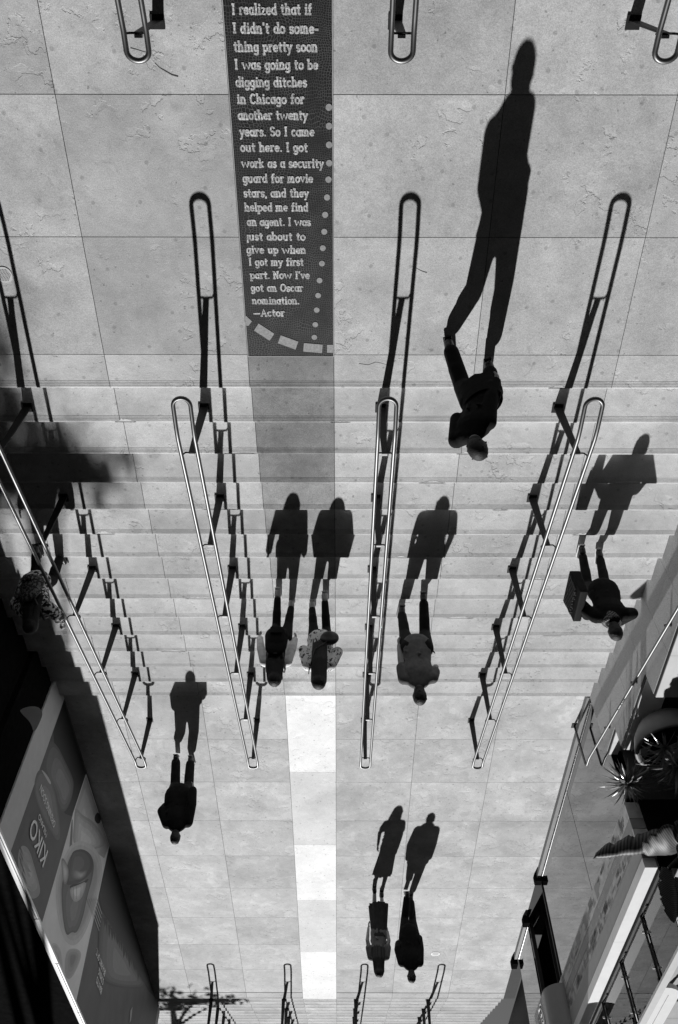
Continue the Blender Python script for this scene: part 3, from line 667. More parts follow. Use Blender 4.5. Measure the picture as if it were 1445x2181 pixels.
mb = MB(); mb.box(XR+.17, 9, 10.30, 10.355, -.1, 2.035); mb.build('end_wall_base', M['char'], sf)
mb = MB()
for y in range(10):
    for x in range(14): mb.box(XR+.135+x*.6+.003, XR+.135+x*.6+.597, 10.36+y*1.2+.003, 10.36+y*1.2+1.197, 2.9, 3.03)
tag(mb.build('terrace', M['tile']), kind='structure')
# projecting drum sign
X1, Y1 = 3.80, 16.15
sg = empty('projecting_sign', W(3.9, 16.4, 2.2), 'grey round-nosed projecting sign with an ornate emblem over the shop door', 'sign')
mb = MB(); pl = [(XR-.036, 15.78)]+[(XR-.036-(XR-.036-X1)*math.sin(t), Y1-(Y1-15.78)*math.cos(t)) for t in [math.pi/2*i/10 for i in range(1, 11)]]+[(X1, 17.2), (XR-.036, 17.2)]
mb.prism([W(x, d, 2.19) for x, d in pl], Vector((0, 0, 1.7))); mb.build('body', mat('sign_grey', .2, .45, var=.05), sg)
mb = MB(); rnd = random.Random(5)
for k in range(7):                             # scrolling emblem in low relief
    t0 = rnd.uniform(0, 6.28); cy, cz, rr = 16.68+rnd.uniform(-.2, .2), 2.62+rnd.uniform(-.18, .18), rnd.uniform(.06, .16)
    mb.tube([W(X1-.004, cy+rr*math.cos(t0+i*.4)*(1-i*.035), cz+rr*1.3*math.sin(t0+i*.4)*(1-i*.035)) for i in range(14)], .009, 6)
mb.tube([W(X1-.004, 16.68+.27*math.cos(6.2832*i/24), 2.62+.33*math.sin(6.2832*i/24)) for i in range(24)], .01, 6, True)
mb.build('emblem', mat('emblem_silver', .7, .35), sg)

# terrace balustrade
bs = empty('glass_balustrade', W(XR+.2, 13, 3.06), 'clear glass balustrade with dark twin-blade posts and a pale top rail above the shopfront', 'balustrade')
xb = XR+.17; PD = [10.14+1.41*k for k in range(0, 6)]
mb = MB(); mb.box(xb-.02, xb+.05, 10.36, 18, 3.035, 3.10); mb.build('base_rail', M['dark_steel'], bs)
mb = MB(); mb.box(xb+.052, xb+.07, 10.36, 18, 3.04, 3.085); mb.build('edge_trim', M['cornice'], bs)
for d in PD:
    if d < 10.36: continue
    mb = MB(); mb.box(xb-.02, xb+.012, d, d+.012, 3.10, 3.97); mb.box(xb+.035, xb+.06, d+.03, d+.042, 3.10, 3.97); mb.box(xb-.02, xb+.06, d, d+.042, 3.93, 3.99)
    p = mb.build('post', M['dark_steel'], bs)
    for z in (3.3, 3.78):
        mb = MB(); mb.box(xb-.05, xb+.075, d+.012, d+.03, z, z+.03); mb.build('clamp', M['grey_steel'], p)
for a, b in zip(PD, PD[1:]):
    mb = MB(); mb.box(xb+.014, xb+.026, max(a, 10.4)+.05, b-.03, 3.12, 3.95); mb.build('glass_pane', M['glass'], bs)
mb = MB(); mb.box(xb-.03, xb+.07, 10.4, 18, 3.992, 4.03); mb.build('top_rail', mat('pale_top_rail', .6, .5, var=.05), bs)

# things on the terrace
bn = empty('bench', W(5.0, 13.7, 3.03), 'long white bench with rounded ends behind the glass balustrade', 'bench')
def stadium(x0, x1, d0, d1, n=10):
    r = (x1-x0)/2; cx = (x0+x1)/2
    return [(cx+r*math.cos(t), d0+r-r*math.sin(t)) for t in [math.pi*i/n for i in range(n+1)]]+[(cx-r*math.cos(t), d1-r+r*math.sin(t)) for t in [math.pi*i/n for i in range(n+1)]]
mb = MB(); mb.prism([W(x, d, 3.42) for x, d in stadium(4.62, 5.16, 12.9, 15.0)], Vector((0, 0, .07))); mb.build('seat', M['bench'], bn)
mb = MB(); mb.prism([W(x, d, 3.03) for x, d in stadium(4.72, 5.06, 13.1, 14.8)], Vector((0, 0, .385))); mb.build('base', mat('bench_base', .6, .5), bn)
mb = MB()
for x in (4.80, 4.98): mb.box(x, x+.012, 13.15, 14.75, 3.49, 3.494)
mb.build('seam', mat('bench_seam', .4, .5), bn)
ch = empty('tubular_chair', W(5.6, 14.6, 3.03), 'chair of curved bright metal tubes at the lower right corner of the terrace', 'chair')
for k in range(4):
    mb = MB(); pts = []
    for i in range(13):
        t = math.pi*i/12; pts.append(W(5.62-.36*math.cos(t)-.02*k, 14.62+.07*k-.42*math.sin(t), 3.72-.03*k))
    pts = [W(5.26-.02*k, 14.95, 3.1)]+[W(5.26-.02*k, 14.75+.05*k, 3.5)]+pts+[W(5.98, 14.9, 3.5), W(5.98, 14.95, 3.1)]
    mb.tube(pts, .016, 8); mb.build('back_tube', M['steel'], ch)
mb = MB(); mb.prism([W(x, d, 3.46) for x, d in stadium(5.3, 5.95, 14.5, 15.2)], Vector((0, 0, .04))); mb.build('seat', mat('chair_seat', .3, .5), ch)
for x, d in ((5.34, 14.7), (5.9, 14.7), (5.34, 15.1), (5.9, 15.1)):
    mb = MB(); mb.tube([W(x, d, 3.035), W(x, d, 3.46)], .014, 8); mb.build('leg', M['steel'], ch)

def spiky(mb, c, n, L0, L1, tilt0, tilt1, wd, rnd, droop=.25):
    for k in range(n):
        a = rnd.uniform(0, 6.2832); el = R(rnd.uniform(tilt0, tilt1)); L_ = rnd.uniform(L0, L1)
        dirv = Vector((math.cos(a)*math.cos(el), math.sin(a)*math.cos(el), math.sin(el))); sd = dirv.cross(Vector((0, 0, 1))).normalized()
        up = sd.cross(dirv); pts = []; tw = rnd.uniform(-.6, .6)
        for i in range(6):
            t = i/5; p = c+dirv*L_*t-Vector((0, 0, 1))*droop*L_*t*t
            wv = wd*(1-t)**.6*(.45+.9*min(1, t*3)) if t < 1 else .0005
            s2 = sd*math.cos(tw)+up*math.sin(tw)
            pts.append((p-s2*wv, p+up*wv*.35, p+s2*wv))
        V = [q for tr in pts for q in tr]
        mb.add(V, [(i*3+j, i*3+j+1, i*3+j+4, i*3+j+3) for i in range(5) for j in range(2)], 0, False)
leafm = mat('dark_glossy_leaf', .26, .25, var=.5, scale=20, spec=.9)
rnd = random.Random(11)
zb = 2.0; bx, bd = gp(1436, 1594, zb)
bp_ = empty('bowl_planter', W(bx, bd, zb-.45), 'large grey bowl planter holding a spiky plant at the top of the granite wall', 'planter')
mb = MB(); n = 40; prof = [(.22, -.46), (.36, -.40), (.47, -.22), (.52, 0), (.49, .012), (.46, 0), (.42, -.06), (.0005, -.06)]
V = [W(bx+r_*math.cos(6.28319*k/n), bd+r_*math.sin(6.28319*k/n), zb+h) for r_, h in prof for k in range(n)]
mb.add(V, [(i*n+k, i*n+(k+1) % n, (i+1)*n+(k+1) % n, (i+1)*n+k) for i in range(len(prof)-1) for k in range(n)]+[tuple(range(n))], 0, True)
mb.build('bowl', mat('bowl_grey', .17, .6, var=.08), bp_)
mb = MB(); disc(mb, bx, bd, zb-.05, .45, .02); mb.build('soil', M['black'], bp_)
y1 = empty('spiky_plant', W(bx, bd, zb-.03), 'spiky dark plant with narrow glossy leaves growing in the grey bowl planter', 'plant')
mb = MB(); spiky(mb, W(bx-.02, bd+.05, zb+.2), 120, .3, .58, -12, 75, .019, rnd); spiky(mb, W(bx-.18, bd-.12, zb+.08), 70, .22, .42, 0, 75, .017, rnd); spiky(mb, W(bx+.2, bd-.15, zb+.1), 60, .25, .45, 0, 70, .017, rnd); spiky(mb, W(bx+.15, bd+.2, zb+.1), 60, .25, .45, 0, 70, .017, rnd); mb.build('leaves', leafm, y1)
mb = MB(); mb.cap(W(bx, bd, zb-.03), W(bx-.02, bd+.05, zb+.25), .05, .04); mb.build('stem', M['soil'], y1)
cx, cd = gp(1336, 1666, 1.95)
y2 = empty('spiky_plant', W(cx+.55, cd-.3, 1.05), 'spiky plant on a thin bent stem leaning out over the granite wall', 'plant')
mb = MB(); spiky(mb, W(cx, cd, 1.95), 130, .22, .48, -40, 80, .018, rnd); mb.build('leaves', leafm, y2)
mb = MB(); mb.tube([W(cx+.55, cd-.3, 1.05), W(cx+.5, cd-.2, 1.5), W(cx+.3, cd-.12, 1.85), W(cx, cd, 1.95)], [.03, .022, .018, .02], 8); mb.build('stem', mat('pale_stem', .3, .6), y2)
cx, cd = gp(1436, 1672, 1.9)
y3 = empty('spiky_plant', W(cx+.15, cd, 1.05), 'small spiky plant cut by the right edge below the bowl planter', 'plant')
mb = MB(); spiky(mb, W(cx+.1, cd, 1.9), 45, .2, .42, -20, 60, .015, rnd); mb.build('leaves', leafm, y3)
mb = MB(); mb.tube([W(cx+.15, cd, 1.05), W(cx+.1, cd, 1.9)], [.03, .02], 8); mb.build('stem', M['soil'], y3)
# banana plant leaning out of the bed
bt = Vector((4.75, -9.55, 1.05))
bpn = empty('banana_plant', bt, 'banana plant whose torn broad leaves hang over the terrace corner at the right', 'plant')
leafb = bpy.data.materials.new('banana_leaf'); leafb.use_nodes = True
t = leafb.node_tree; b = t.nodes['Principled BSDF']; b.inputs['Roughness'].default_value = .5; b.inputs['Specular IOR Level'].default_value = .18
wv = node(t, 'ShaderNodeTexWave', Scale=1.3, Distortion=2.0, Detail=2.0); uv = t.nodes.new('ShaderNodeUVMap'); t.links.new(uv.outputs[0], wv.inputs[0])
r_ = node(t, 'ShaderNodeMapRange'); r_.inputs[3].default_value = .02; r_.inputs[4].default_value = .10; t.links.new(wv.outputs[1], r_.inputs[0]); t.links.new(r_.outputs[0], b.inputs['Base Color'])
bpp = node(t, 'ShaderNodeBump', Strength=.12, Distance=.006); t.links.new(wv.outputs[1], bpp.inputs['Height']); t.links.new(bpp.outputs[0], b.inputs['Normal'])
def banana(p, q, width, sag, fold, wave, roll=0):  # midrib from p to q
    p, q = Vector(p), Vector(q); ax = (q-p); sd = ax.cross(Vector((0, 0, 1))).normalized(); upv = sd.cross(ax).normalized()
    sd, upv = sd*math.cos(roll)+upv*math.sin(roll), upv*math.cos(roll)-sd*math.sin(roll)
    N, K = 26, 6; V = []; F = []; UV = []
    for i in range(N+1):
        t = i/N; c = p+ax*t+Vector((0, 0, 1))*(sag*math.sin(math.pi*t*.9))
        wd = width*(math.sin(math.pi*min(1, .12+t*.88))**.55)*(1-.05*math.sin(i*1.1)-(.22 if i in (7, 15, 20) else 0))
        for j in range(-K, K+1):
            s_ = j/K; V.append(c+sd*wd*s_*math.cos(fold*abs(s_))-upv*wd*abs(s_)*math.sin(fold*abs(s_))*1.0+upv*.006*math.sin(i*.9+j*.7)*wave)
            UV.append((t*7+abs(s_)*.5, s_))
    w_ = 2*K+1
    for i in range(N):
        for j in range(2*K): F.append((i*w_+j, i*w_+j+1, (i+1)*w_+j+1, (i+1)*w_+j))
    me = bpy.data.meshes.new('leaf'); me.from_pydata(V, [], F); me.materials.append(leafb)
    ul = me.uv_layers.new()
    for l in me.loops: ul.data[l.index].uv = UV[l.vertex_index]
    for p_ in me.polygons: p_.use_smooth = True
    o = bpy.data.objects.new('leaf', me); COL.objects.link(o)
    o.parent = bpn; o.matrix_parent_inverse = Matrix.Translation(-bpn.location)
    md = o.modifiers.new('th', 'SOLIDIFY'); md.thickness = .004
    return o
def at(px, py, z): x, d = gp(px, py, z); return W(x, d, z)
banana(at(1500, 1790, 3.0), at(1264, 1826, 2.74), .27, .06, 1.25, .8, .35)
banana(at(1500, 1765, 3.12), at(1372, 1818, 3.0), .33, .08, .3, 1.0, -.1)
for px, py, zz_, w_ in ((1425, 1850, 3.35, .17), (1455, 1872, 3.4, .19), (1462, 1770, 3.3, .16)):
    p_ = at(px, py, zz_); banana(p_, p_+Vector((-.10, -.16, .62)), w_, .0, .25, .3, 0)
mb = MB(); mb.tube([bt, bt+Vector((.0, 0, .9)), at(1462, 1748, 3.0)], [.11, .09, .03], 10)
mb.tube([bt+Vector((0, 0, .8)), bt+Vector((.1, .0, 1.9)), at(1425, 1850, 3.35)], [.08, .05, .025], 8)
mb.tube([bt+Vector((0, 0, .8)), bt+Vector((.05, .0, 1.7)), at(1470, 1770, 3.15)], [.08, .05, .025], 8)
mb.tube([bt+Vector((0, 0, .8)), bt+Vector((.15, .0, 1.8)), at(1455, 1872, 3.4)], [.08, .05, .025], 8)
mb.build('stem', M['soil'], bpn)

# ------------------------------------------------------------------ palms beyond the frame whose shade falls into it
def leafy(x, d, z0, blobs, n, label, seed):
    rn = random.Random(seed); top = max(b[2]+b[5] for b in blobs)
    r0 = empty('broadleaf_tree', W(x, d, z0), label, 'tree', 'trees beyond the stairs')
    mb = MB(); h = top-z0
    mb.tube([W(x, d, z0), W(x+.05, d, z0+h*.45), W(blobs[0][0], blobs[0][1], blobs[0][2])], [.17, .13, .05], 9)
    for b in blobs: mb.tube([W(x+.05, d, z0+h*.5), W((x+b[0])/2, (d+b[1])/2, (z0+h*.5+b[2])/2+.2), W(*b[:3])], [.08, .05, .02], 7)
    mb.build('trunk', M['char'], r0)
    mb = MB()
    for k in range(n):
        b = blobs[k % len(blobs)]; u = Vector((rn.gauss(0, 1), rn.gauss(0, 1), rn.gauss(0, 1))).normalized()*min(1.3, abs(rn.gauss(0, .6)))
        c_ = W(b[0]+u.x*b[3], b[1]+u.y*b[4], b[2]+u.z*b[5]); a = Vector((rn.gauss(0, 1), rn.gauss(0, 1), rn.gauss(0, .6))).normalized(); q = a.orthogonal().normalized(); l = rn.uniform(.07, .13)
        mb.add([c_-a*l, c_+q*l*.5, c_+a*l, c_-q*l*.5], [(0, 1, 2, 3)])
    mb.build('crown', leafm, r0, recalc=False)
leafy(-6.5, 24.3, -1.7, [(-5.95, 23.9, 13.2, 1.2, .85, .42), (-6.75, 24.4, 13.3, 1.0, .7, .5), (-6.35, 23.9, 13.9, .85, .6, .4), (-5.5, 23.7, 13.1, .6, .45, .28)], 3200, 'tall tree beyond the lower flight, shading the left of the stairs', 3)
leafy(-7.2, 26.4, -1.7, [(-6.95, 26.3, 16.2, .9, .8, .5), (-6.85, 25.6, 15.5, .8, .7, .4)], 1000, 'tallest tree beyond the lower flight, shading the left edge of the upper landing', 4)
leafy(-5.6, 32.0, -1.7, [(-5.3, 30.5, 5.0, .7, .9, .6), (-4.7, 30.6, 4.95, .7, .9, .5), (-4.0, 30.3, 4.85, .6, .6, .3), (-5.4, 31.6, 4.7, .6, .8, .5)], 1500, 'bushy tree beyond the lower flight, shading the bottom left steps', 5)
# cracks in the paving
def crack(pts, z, wd):
    mb = MB(); q = [Vector((gp(x, y, z)[0], gp(x, y, z)[1])) for x, y in pts]; n = len(q)
    for i in range(n-1):
        t_ = (q[i+1]-q[i]).normalized(); nn = Vector((-t_.y, t_.x)); a, b = q[i], q[i+1]
        w0, w1 = wd*(1-i/n*.7), wd*(1-(i+1)/n*.7)
        mb.add([W(a.x+nn.x*w0, a.y+nn.y*w0, z+.0008), W(a.x-nn.x*w0, a.y-nn.y*w0, z+.0008), W(b.x-nn.x*w1, b.y-nn.y*w1, z+.0008), W(b.x+nn.x*w1, b.y+nn.y*w1, z+.0008)], [(0, 1, 2, 3)])
    tag(mb.build('paving_crack', M['bed']), kind='structure')
crack([(278, 101), (290, 104), (302, 108), (314, 111)], Z_UP, .004)
crack([(380, 162), (366, 158), (352, 150), (340, 143), (330, 133)], Z_UP, .006)
crack([(910, 580), (902, 578), (893, 574), (886, 570)], Z_UP, .004)
crack([(765, 774), (785, 777), (800, 771), (812, 773), (828, 778)], Z_UP, .003)

# ------------------------------------------------------------------ people
skin = mat('skin', .27, .55, var=.06)
hair_dark = mat('dark_hair', .012, .65, var=.5, scale=60, bump=.5, bscale=90)
def cloth(name, v, **k): return mat(name, v, .9, var=k.pop('var', .2), scale=k.pop('scale', 14), bump=.5, bscale=k.pop('bscale', 18), spec=.15)
K_BLACK = cloth('black_cloth', .010); K_DARK = cloth('dark_trousers', .014); K_JEAN = cloth('faded_jeans', .022); K_TEE = cloth('grey_jersey', .13)
K_PALE = cloth('pale_jersey', .78); K_LEG = cloth('black_leggings', .012); K_GREYTOP = cloth('grey_blouse', .13); K_WHITE = mat('white_rubber', .6, .6); K_SHOE = mat('black_leather', .015, .4); K_SKIRT = cloth('sheer_skirt', .03)
def spots(name, base, dark, sc, lo, hi, stretch=(1, 1, 1)):
    m = bpy.data.materials.new(name); m.use_nodes = True; t = m.node_tree; b = t.nodes['Principled BSDF']; b.inputs['Roughness'].default_value = .9
    tc = t.nodes.new('ShaderNodeTexCoord'); mp = node(t, 'ShaderNodeMapping'); mp.inputs['Scale'].default_value = stretch; t.links.new(tc.outputs['Object'], mp.inputs[0])
    n = node(t, 'ShaderNodeTexNoise', Scale=sc, Detail=2.0, Distortion=.6); t.links.new(mp.outputs[0], n.inputs['Vector'])
    r = node(t, 'ShaderNodeMapRange'); r.inputs[1].default_value = lo; r.inputs[2].default_value = hi; r.inputs[3].default_value = base; r.inputs[4].default_value = dark
    t.links.new(n.outputs[0], r.inputs[0]); t.links.new(r.outputs[0], b.inputs['Base Color']); return m
K_LEOP = spots('leopard_print', .78, .015, 24, .47, .52); K_DRESS = spots('spotted_print', .8, .03, 26, .56, .60, (1, 1, .8)); K_CHECK = None
m = bpy.data.materials.new('checked_scarf'); m.use_nodes = True; t = m.node_tree; b = t.nodes['Principled BSDF']; b.inputs['Roughness'].default_value = .9
tc = t.nodes.new('ShaderNodeTexCoord'); ck = node(t, 'ShaderNodeTexChecker', Scale=55.0); ck.inputs[1].default_value = g(.02); ck.inputs[2].default_value = g(.2); t.links.new(tc.outputs['Object'], ck.inputs[0]); t.links.new(ck.outputs[0], b.inputs['Base Color']); K_CHECK = m

def person(label, base, H, feet, pelvis, head, yaw=0, hands=None, elbow_out=(.25, .25), top=None, top_grow=.018, hem=.0, sleeves='long', legs=K_DARK, leg_grow=.014, shoes=(K_SHOE, K_SHOE), hair='short', neck_len=.0, build=1.0, skirt=None, extra=None, collar=False, fat=1.0, coat=None):
    """feet: per side (x, d, ground z, heel lift, yaw); side 0 is at the left in the picture. yaw turns the shoulders."""
    s = H/1.75
    root = empty('person', W(*base), label, 'person')
    fwd = Vector((math.sin(yaw), -math.cos(yaw), 0)); sdv = Vector((math.cos(yaw), math.sin(yaw), 0)); Z = Vector((0, 0, 1))
    pv = W(*pelvis); hd_ = W(*head)
    hips = [pv-sdv*.088*s*build, pv+sdv*.088*s*build]
    neck = hd_-Z*.135*s-fwd*.025*s
    sh_c = neck-Z*.075*s-fwd*.01*s
    shw = .158*s*build
    sho = [sh_c-sdv*shw-Z*.035*s, sh_c+sdv*shw-Z*.035*s]
    L1, L2 = .44*s, .43*s
    def ik(a, b, l1, l2, bend):
        v = b-a; dist = v.length
        if dist > (l1+l2)*.995: b = a+v*((l1+l2)*.995/dist); v = b-a; dist = v.length
        x = (l1*l1-l2*l2+dist*dist)/(2*dist); h = math.sqrt(max(l1*l1-x*x, 0)); u = v.normalized(); n = bend-u*bend.dot(u); n.normalize()
        return a+u*x+n*h, b
    B = MB(); knees = []; ank = []; toes = []
    for i in (0, 1):
        x, d, z, lift, fy = feet[i]
        ff = Vector((math.sin(fy), -math.cos(fy), 0)); a = W(x, d, z+.085*s)+Z*lift-ff*.0
        k, a = ik(hips[i], a, L1, L2, ff+Vector((0, 0, .05)))
        knees.append(k); ank.append(a)
        pitch = min(1.1, lift*4.2); td = ff*math.cos(pitch)-Z*math.sin(pitch); toes.append(td)
        B.cap(hips[i], k, .088*s*build, .058*s); B.cap(k, a, .056*s, .036*s)
        B.cap(k-(k-a)*.1-ff*.006, k-(k-a)*.45-ff*.008, .042*s, .044*s)
        B.cap(a-td*.03*s-Z*.045*s, a+td*.15*s-Z*.05*s, .036*s, .03*s, .8, sdv)
    # trunk
    mid = pv.lerp(sh_c, .42)+fwd*.005; chest = pv.lerp(sh_c, .78)
    B.cap(pv-Z*.02, pv+Z*.05*s, .155*s*build*fat, .15*s*build*fat, .68, sdv)
    B.cap(pv, mid, .15*s*build*fat, .13*s*build*fat, .68, sdv); B.cap(mid, chest, .13*s*build*fat, .155*s*build, .66, sdv); B.cap(chest, sh_c-Z*.03, .155*s*build, .12*s*build, .62, sdv)
    for i in (0, 1): B.cap(sh_c, sho[i], .062*s, .052*s); B.cap(neck, sho[i].lerp(sh_c, .3), .045*s, .04*s)
    B.cap(sh_c-Z*.01, neck+Z*.05*s, .058*s, .05*s)
    # head with brow, nose, chin, lips and ears
    B.ell(hd_, sdv*.074*s, fwd*.094*s, Z*.112*s); B.ell(hd_-Z*.06*s+fwd*.022*s, sdv*.055*s, fwd*.068*s, Z*.06*s)
    B.cap(hd_+fwd*.088*s, hd_+fwd*.108*s-Z*.03*s, .010*s, .015*s); B.ell(hd_+fwd*.078*s-Z*.062*s, sdv*.024*s, fwd*.014*s, Z*.009*s)
    B.ell(hd_+fwd*.07*s-Z*.1*s, sdv*.022*s, fwd*.018*s, Z*.016*s)
    for q in (-1, 1):
        B.ell(hd_+sdv*q*.076*s-Z*.005*s, sdv*.010*s, fwd*.018*s, Z*.03*s, 8, 6); B.ell(hd_+fwd*.08*s+sdv*q*.032*s+Z*.012*s, sdv*.014*s, fwd*.012*s, Z*.008*s, 8, 6)
    elb = []; wri = []; grip = []
    for i in (0, 1):
        out = sdv*(-1 if i == 0 else 1)
        hp = W(*hands[i][:3]); bend = -fwd*.6+out*elbow_out[i]*3-Z*.2
        e, wv_ = ik(sho[i], hp, .29*s, .25*s, bend); elb.append(e); wri.append(wv_)
        B.cap(sho[i], e, .047*s, .037*s); B.cap(e, wv_, .037*s, .025*s)
        hdv = (wv_-e).normalized(); kind = hands[i][3] if len(hands[i]) > 3 else 'hang'
        pn = out*1.0-hdv*out.dot(hdv); pn.normalize(); across = hdv.cross(pn)
        pc = wv_+hdv*.05*s
        B.cap(wv_+hdv*.012*s, pc+hdv*.03*s, .026*s, .036*s, .45, across)
        curl = {'hang': .5, 'grip': 1.5, 'hip': .9}[kind]
        for f in range(4):                      # four fingers of unequal length, each bent at the knuckles
            o = (f-1.5)*.018*s; L_ = (.070, .080, .074, .058)[f]*s
            p0 = pc+hdv*.028*s+across*o; d1_ = hdv*math.cos(curl*.4)-pn*math.sin(curl*.4); d2_ = hdv*math.cos(curl)-pn*math.sin(curl); d3_ = hdv*math.cos(curl*1.5)-pn*math.sin(curl*1.5)
            p1 = p0+d1_*L_*.45; p2 = p1+d2_*L_*.32; p3 = p2+d3_*L_*.23
            B.cap(p0, p1, .0095*s, .009*s, n=8); B.cap(p1, p2, .009*s, .0085*s, n=8); B.cap(p2, p3, .0085*s, .0075*s, n=8)
        td = across*(1 if fwd.dot(across) > 0 else -1)
        t0 = wv_+hdv*.02*s+td*.02*s; t1 = t0+(hdv*.6+td*.7-pn*.2).normalized()*.035*s; t2 = t1+(hdv*.9+td*.2-pn*.35).normalized()*.03*s
        B.cap(t0, t1, .012*s, .011*s, n=8); B.cap(t1, t2, .011*s, .009*s, n=8); grip.append(pc)
    B.remeshed('body', skin, root, .0085, 2)
    # trousers
    if legs:
        T = MB(); gq = leg_grow
        for i in (0, 1):
            T.cap(hips[i], knees[i], .095*s*build+gq, .06*s+gq); T.cap(knees[i], ank[i]+(knees[i]-ank[i])*.1, .058*s+gq, .042*s+gq*1.25)
            T.cap(knees[i].lerp(ank[i], .1)+fwd*-.006, knees[i].lerp(ank[i], .45)-fwd*.008, .054*s+gq, .055*s+gq)
        T.cap(pv-Z*.03, pv+Z*.1*s, .16*s*build*fat+gq*.6, .15*s*build*fat+gq*.5, .72, sdv)
        T.remeshed('trousers', legs, root, .012, 3)
    if skirt:
        T = MB(); n = 36; V = []; hemz = skirt[0]; rad = skirt[1]; hc = (ank[0]+ank[1])/2; hc.z = 0
        for j in range(9):
            t = j/8; c_ = Vector((pv.x*(1-t)+hc.x*t, pv.y*(1-t)+hc.y*t, (pv.z+.1*s)*(1-t)+(hemz)*t)); rr = (.15*s*(1-t)+rad*t)
            V += [c_+(sdv*math.cos(6.28319*k/n)+fwd*.8*math.sin(6.28319*k/n))*rr*(1+.10*t*math.sin(k*1.9)+.06*t*math.sin(k*3.3+1)) for k in range(n)]
        T.add(V, [(i*n+k, i*n+(k+1) % n, (i+1)*n+(k+1) % n, (i+1)*n+k) for i in range(8) for k in range(n)], 0, True)
        T.build('skirt', K_SKIRT, root)
    # top
    if top:
        T = MB(); q = top_grow
        lowp = pv-Z*hem*s
        T.cap(lowp, pv+Z*.05*s, .16*s*build*fat+q+hem*.03, .152*s*build*fat+q, .72, sdv); T.cap(pv, mid, .152*s*build*fat+q, .134*s*build*fat+q, .7, sdv)
        T.cap(mid, chest, .134*s*build*fat+q, .158*s*build+q, .68, sdv); T.cap(chest, sh_c-Z*.03, .158*s*build+q, .12*s*build+q, .64, sdv)
        rr_ = random.Random(int(H*1000))
        for i in (0, 1):
            T.cap(sh_c, sho[i], .064*s+q*.7, .054*s+q*.7); T.cap(neck-Z*.03*s, sho[i].lerp(sh_c, .3), .046*s+q*.4, .042*s+q*.5)
            if sleeves != 'none':
                fr = .55 if sleeves == 'short' else 1
                T.cap(sho[i], sho[i].lerp(elb[i], fr), .052*s+q, (.05 if sleeves == 'short' else .042)*s+q)
                if sleeves == 'long': T.cap(elb[i], elb[i].lerp(wri[i], .96), .041*s+q, .03*s+q)
                if sleeves == 'three': T.cap(elb[i], elb[i].lerp(wri[i], .45), .041*s+q, .036*s+q)
        for k in range(16):                     # folds
            u = rr_.uniform(0, 6.28); h = rr_.uniform(0, .8); c_ = pv.lerp(sh_c, h)
            p = c_+(sdv*math.cos(u)+fwd*.68*math.sin(u))*(.145*s*build+q*.8); T.cap(p, p+Vector((rr_.uniform(-.05, .05), rr_.uniform(-.05, .05), rr_.uniform(.03, .12))), .016, .010)
        if collar: T.cap(neck-Z*.06*s, neck-Z*.02*s, .072*s, .066*s)
        T.remeshed('top', top, root, .011, 2)
    if coat:                                    # open jacket skirt flaring from the waist
        T = MB(); n = 28; V = []
        for j in range(6):
            t = j/5; c_ = pv+Z*(.12*s-(.12+coat)*s*t); rr = .165*s*build+q+.018*t
            V += [c_+(sdv*math.cos(6.28319*k/n)+fwd*.74*math.sin(6.28319*k/n))*rr*(1+.05*t*math.sin(k*2.1)) for k in range(n)]
        T.add(V, [(i*n+k, i*n+(k+1) % n, (i+1)*n+(k+1) % n, (i+1)*n+k) for i in range(5) for k in range(n)], 0, True)
        T.build('jacket_skirt', top, root)
    for i in (0, 1):
        T = MB(); a, td = ank[i], toes[i]; un = sdv.cross(td).normalized()
        un = un if un.z > 0 else -un
        T.cap(a-td*.035*s-un*.042*s, a+td*.16*s-un*.05*s, .043*s, .037*s, .85, sdv); T.cap(a-td*.02*s, a-td*.03*s-un*.05*s, .045*s, .045*s)
        sh = T.remeshed('shoe', shoes[0], root, .009, 2)
        T = MB(); cc = a+td*.06*s-un*.083*s; T.obox(cc, td*.145*s, un.cross(td)*.043*s, un*.010)
        T.build('sole', shoes[1], sh, bevel=.006)
    # hair
    T = MB()
    if hair in ('short', 'long', 'tail', 'bald'):
        T.ell(hd_+Z*.018*s-fwd*.014*s, sdv*(.084 if hair == 'short' else .094)*s, fwd*.1*s, Z*.108*s); T.ell(hd_-fwd*.045*s-Z*.04*s, sdv*.066*s, fwd*.058*s, Z*.075*s)
        rr_ = random.Random(int(head[0]*100))
        for k in range(40):
            u = Vector((rr_.gauss(0, 1), rr_.gauss(0, 1), rr_.gauss(.6, .8))).normalized()
            if u.dot(fwd) > .5 and u.z < .5: continue
            p = hd_+Z*.018*s-fwd*.014*s+sdv*u.dot(sdv)*.078*s+fwd*u.dot(fwd)*.092*s+Z*u.z*.102*s; T.cap(p-u*.006, p-u*.006+Vector((rr_.uniform(-.02, .02), rr_.uniform(-.02, .02), .0)), .011*s, .008*s, n=8)
    if hair in ('long', 'tail'):
        ln = {'long': .28, 'tail': .44}[hair]
        for k in range(26):                     # locks falling down the back
            u = (k/25-.5)*2; st = hd_+sdv*u*.072*s-fwd*(.07-.05*u*u)*s+Z*.02*s
            en = neck-Z*ln*s*rr_.uniform(.75, 1.05)+sdv*u*(.12 if hair == 'long' else .085)*s*rr_.uniform(.7, 1.1)-fwd*(.13+rr_.uniform(-.01, .02))*s; mdp = st.lerp(en, .5)-fwd*.035*s
            T.cap(st, mdp, .030*s, .026*s, n=8); T.cap(mdp, en, .026*s, .008*s, n=8)
    T.remeshed('hair', hair_dark, root, .008, 1)
    return dict(root=root, sho=sho, elb=elb, wri=wri, neck=neck, shc=sh_c, pv=pv, fwd=fwd, sd=sdv, chest=chest, head=hd_, s=s, grip=grip)
lvz = lambda k: Z_UP-k*RISE
z0 = lvz(0)
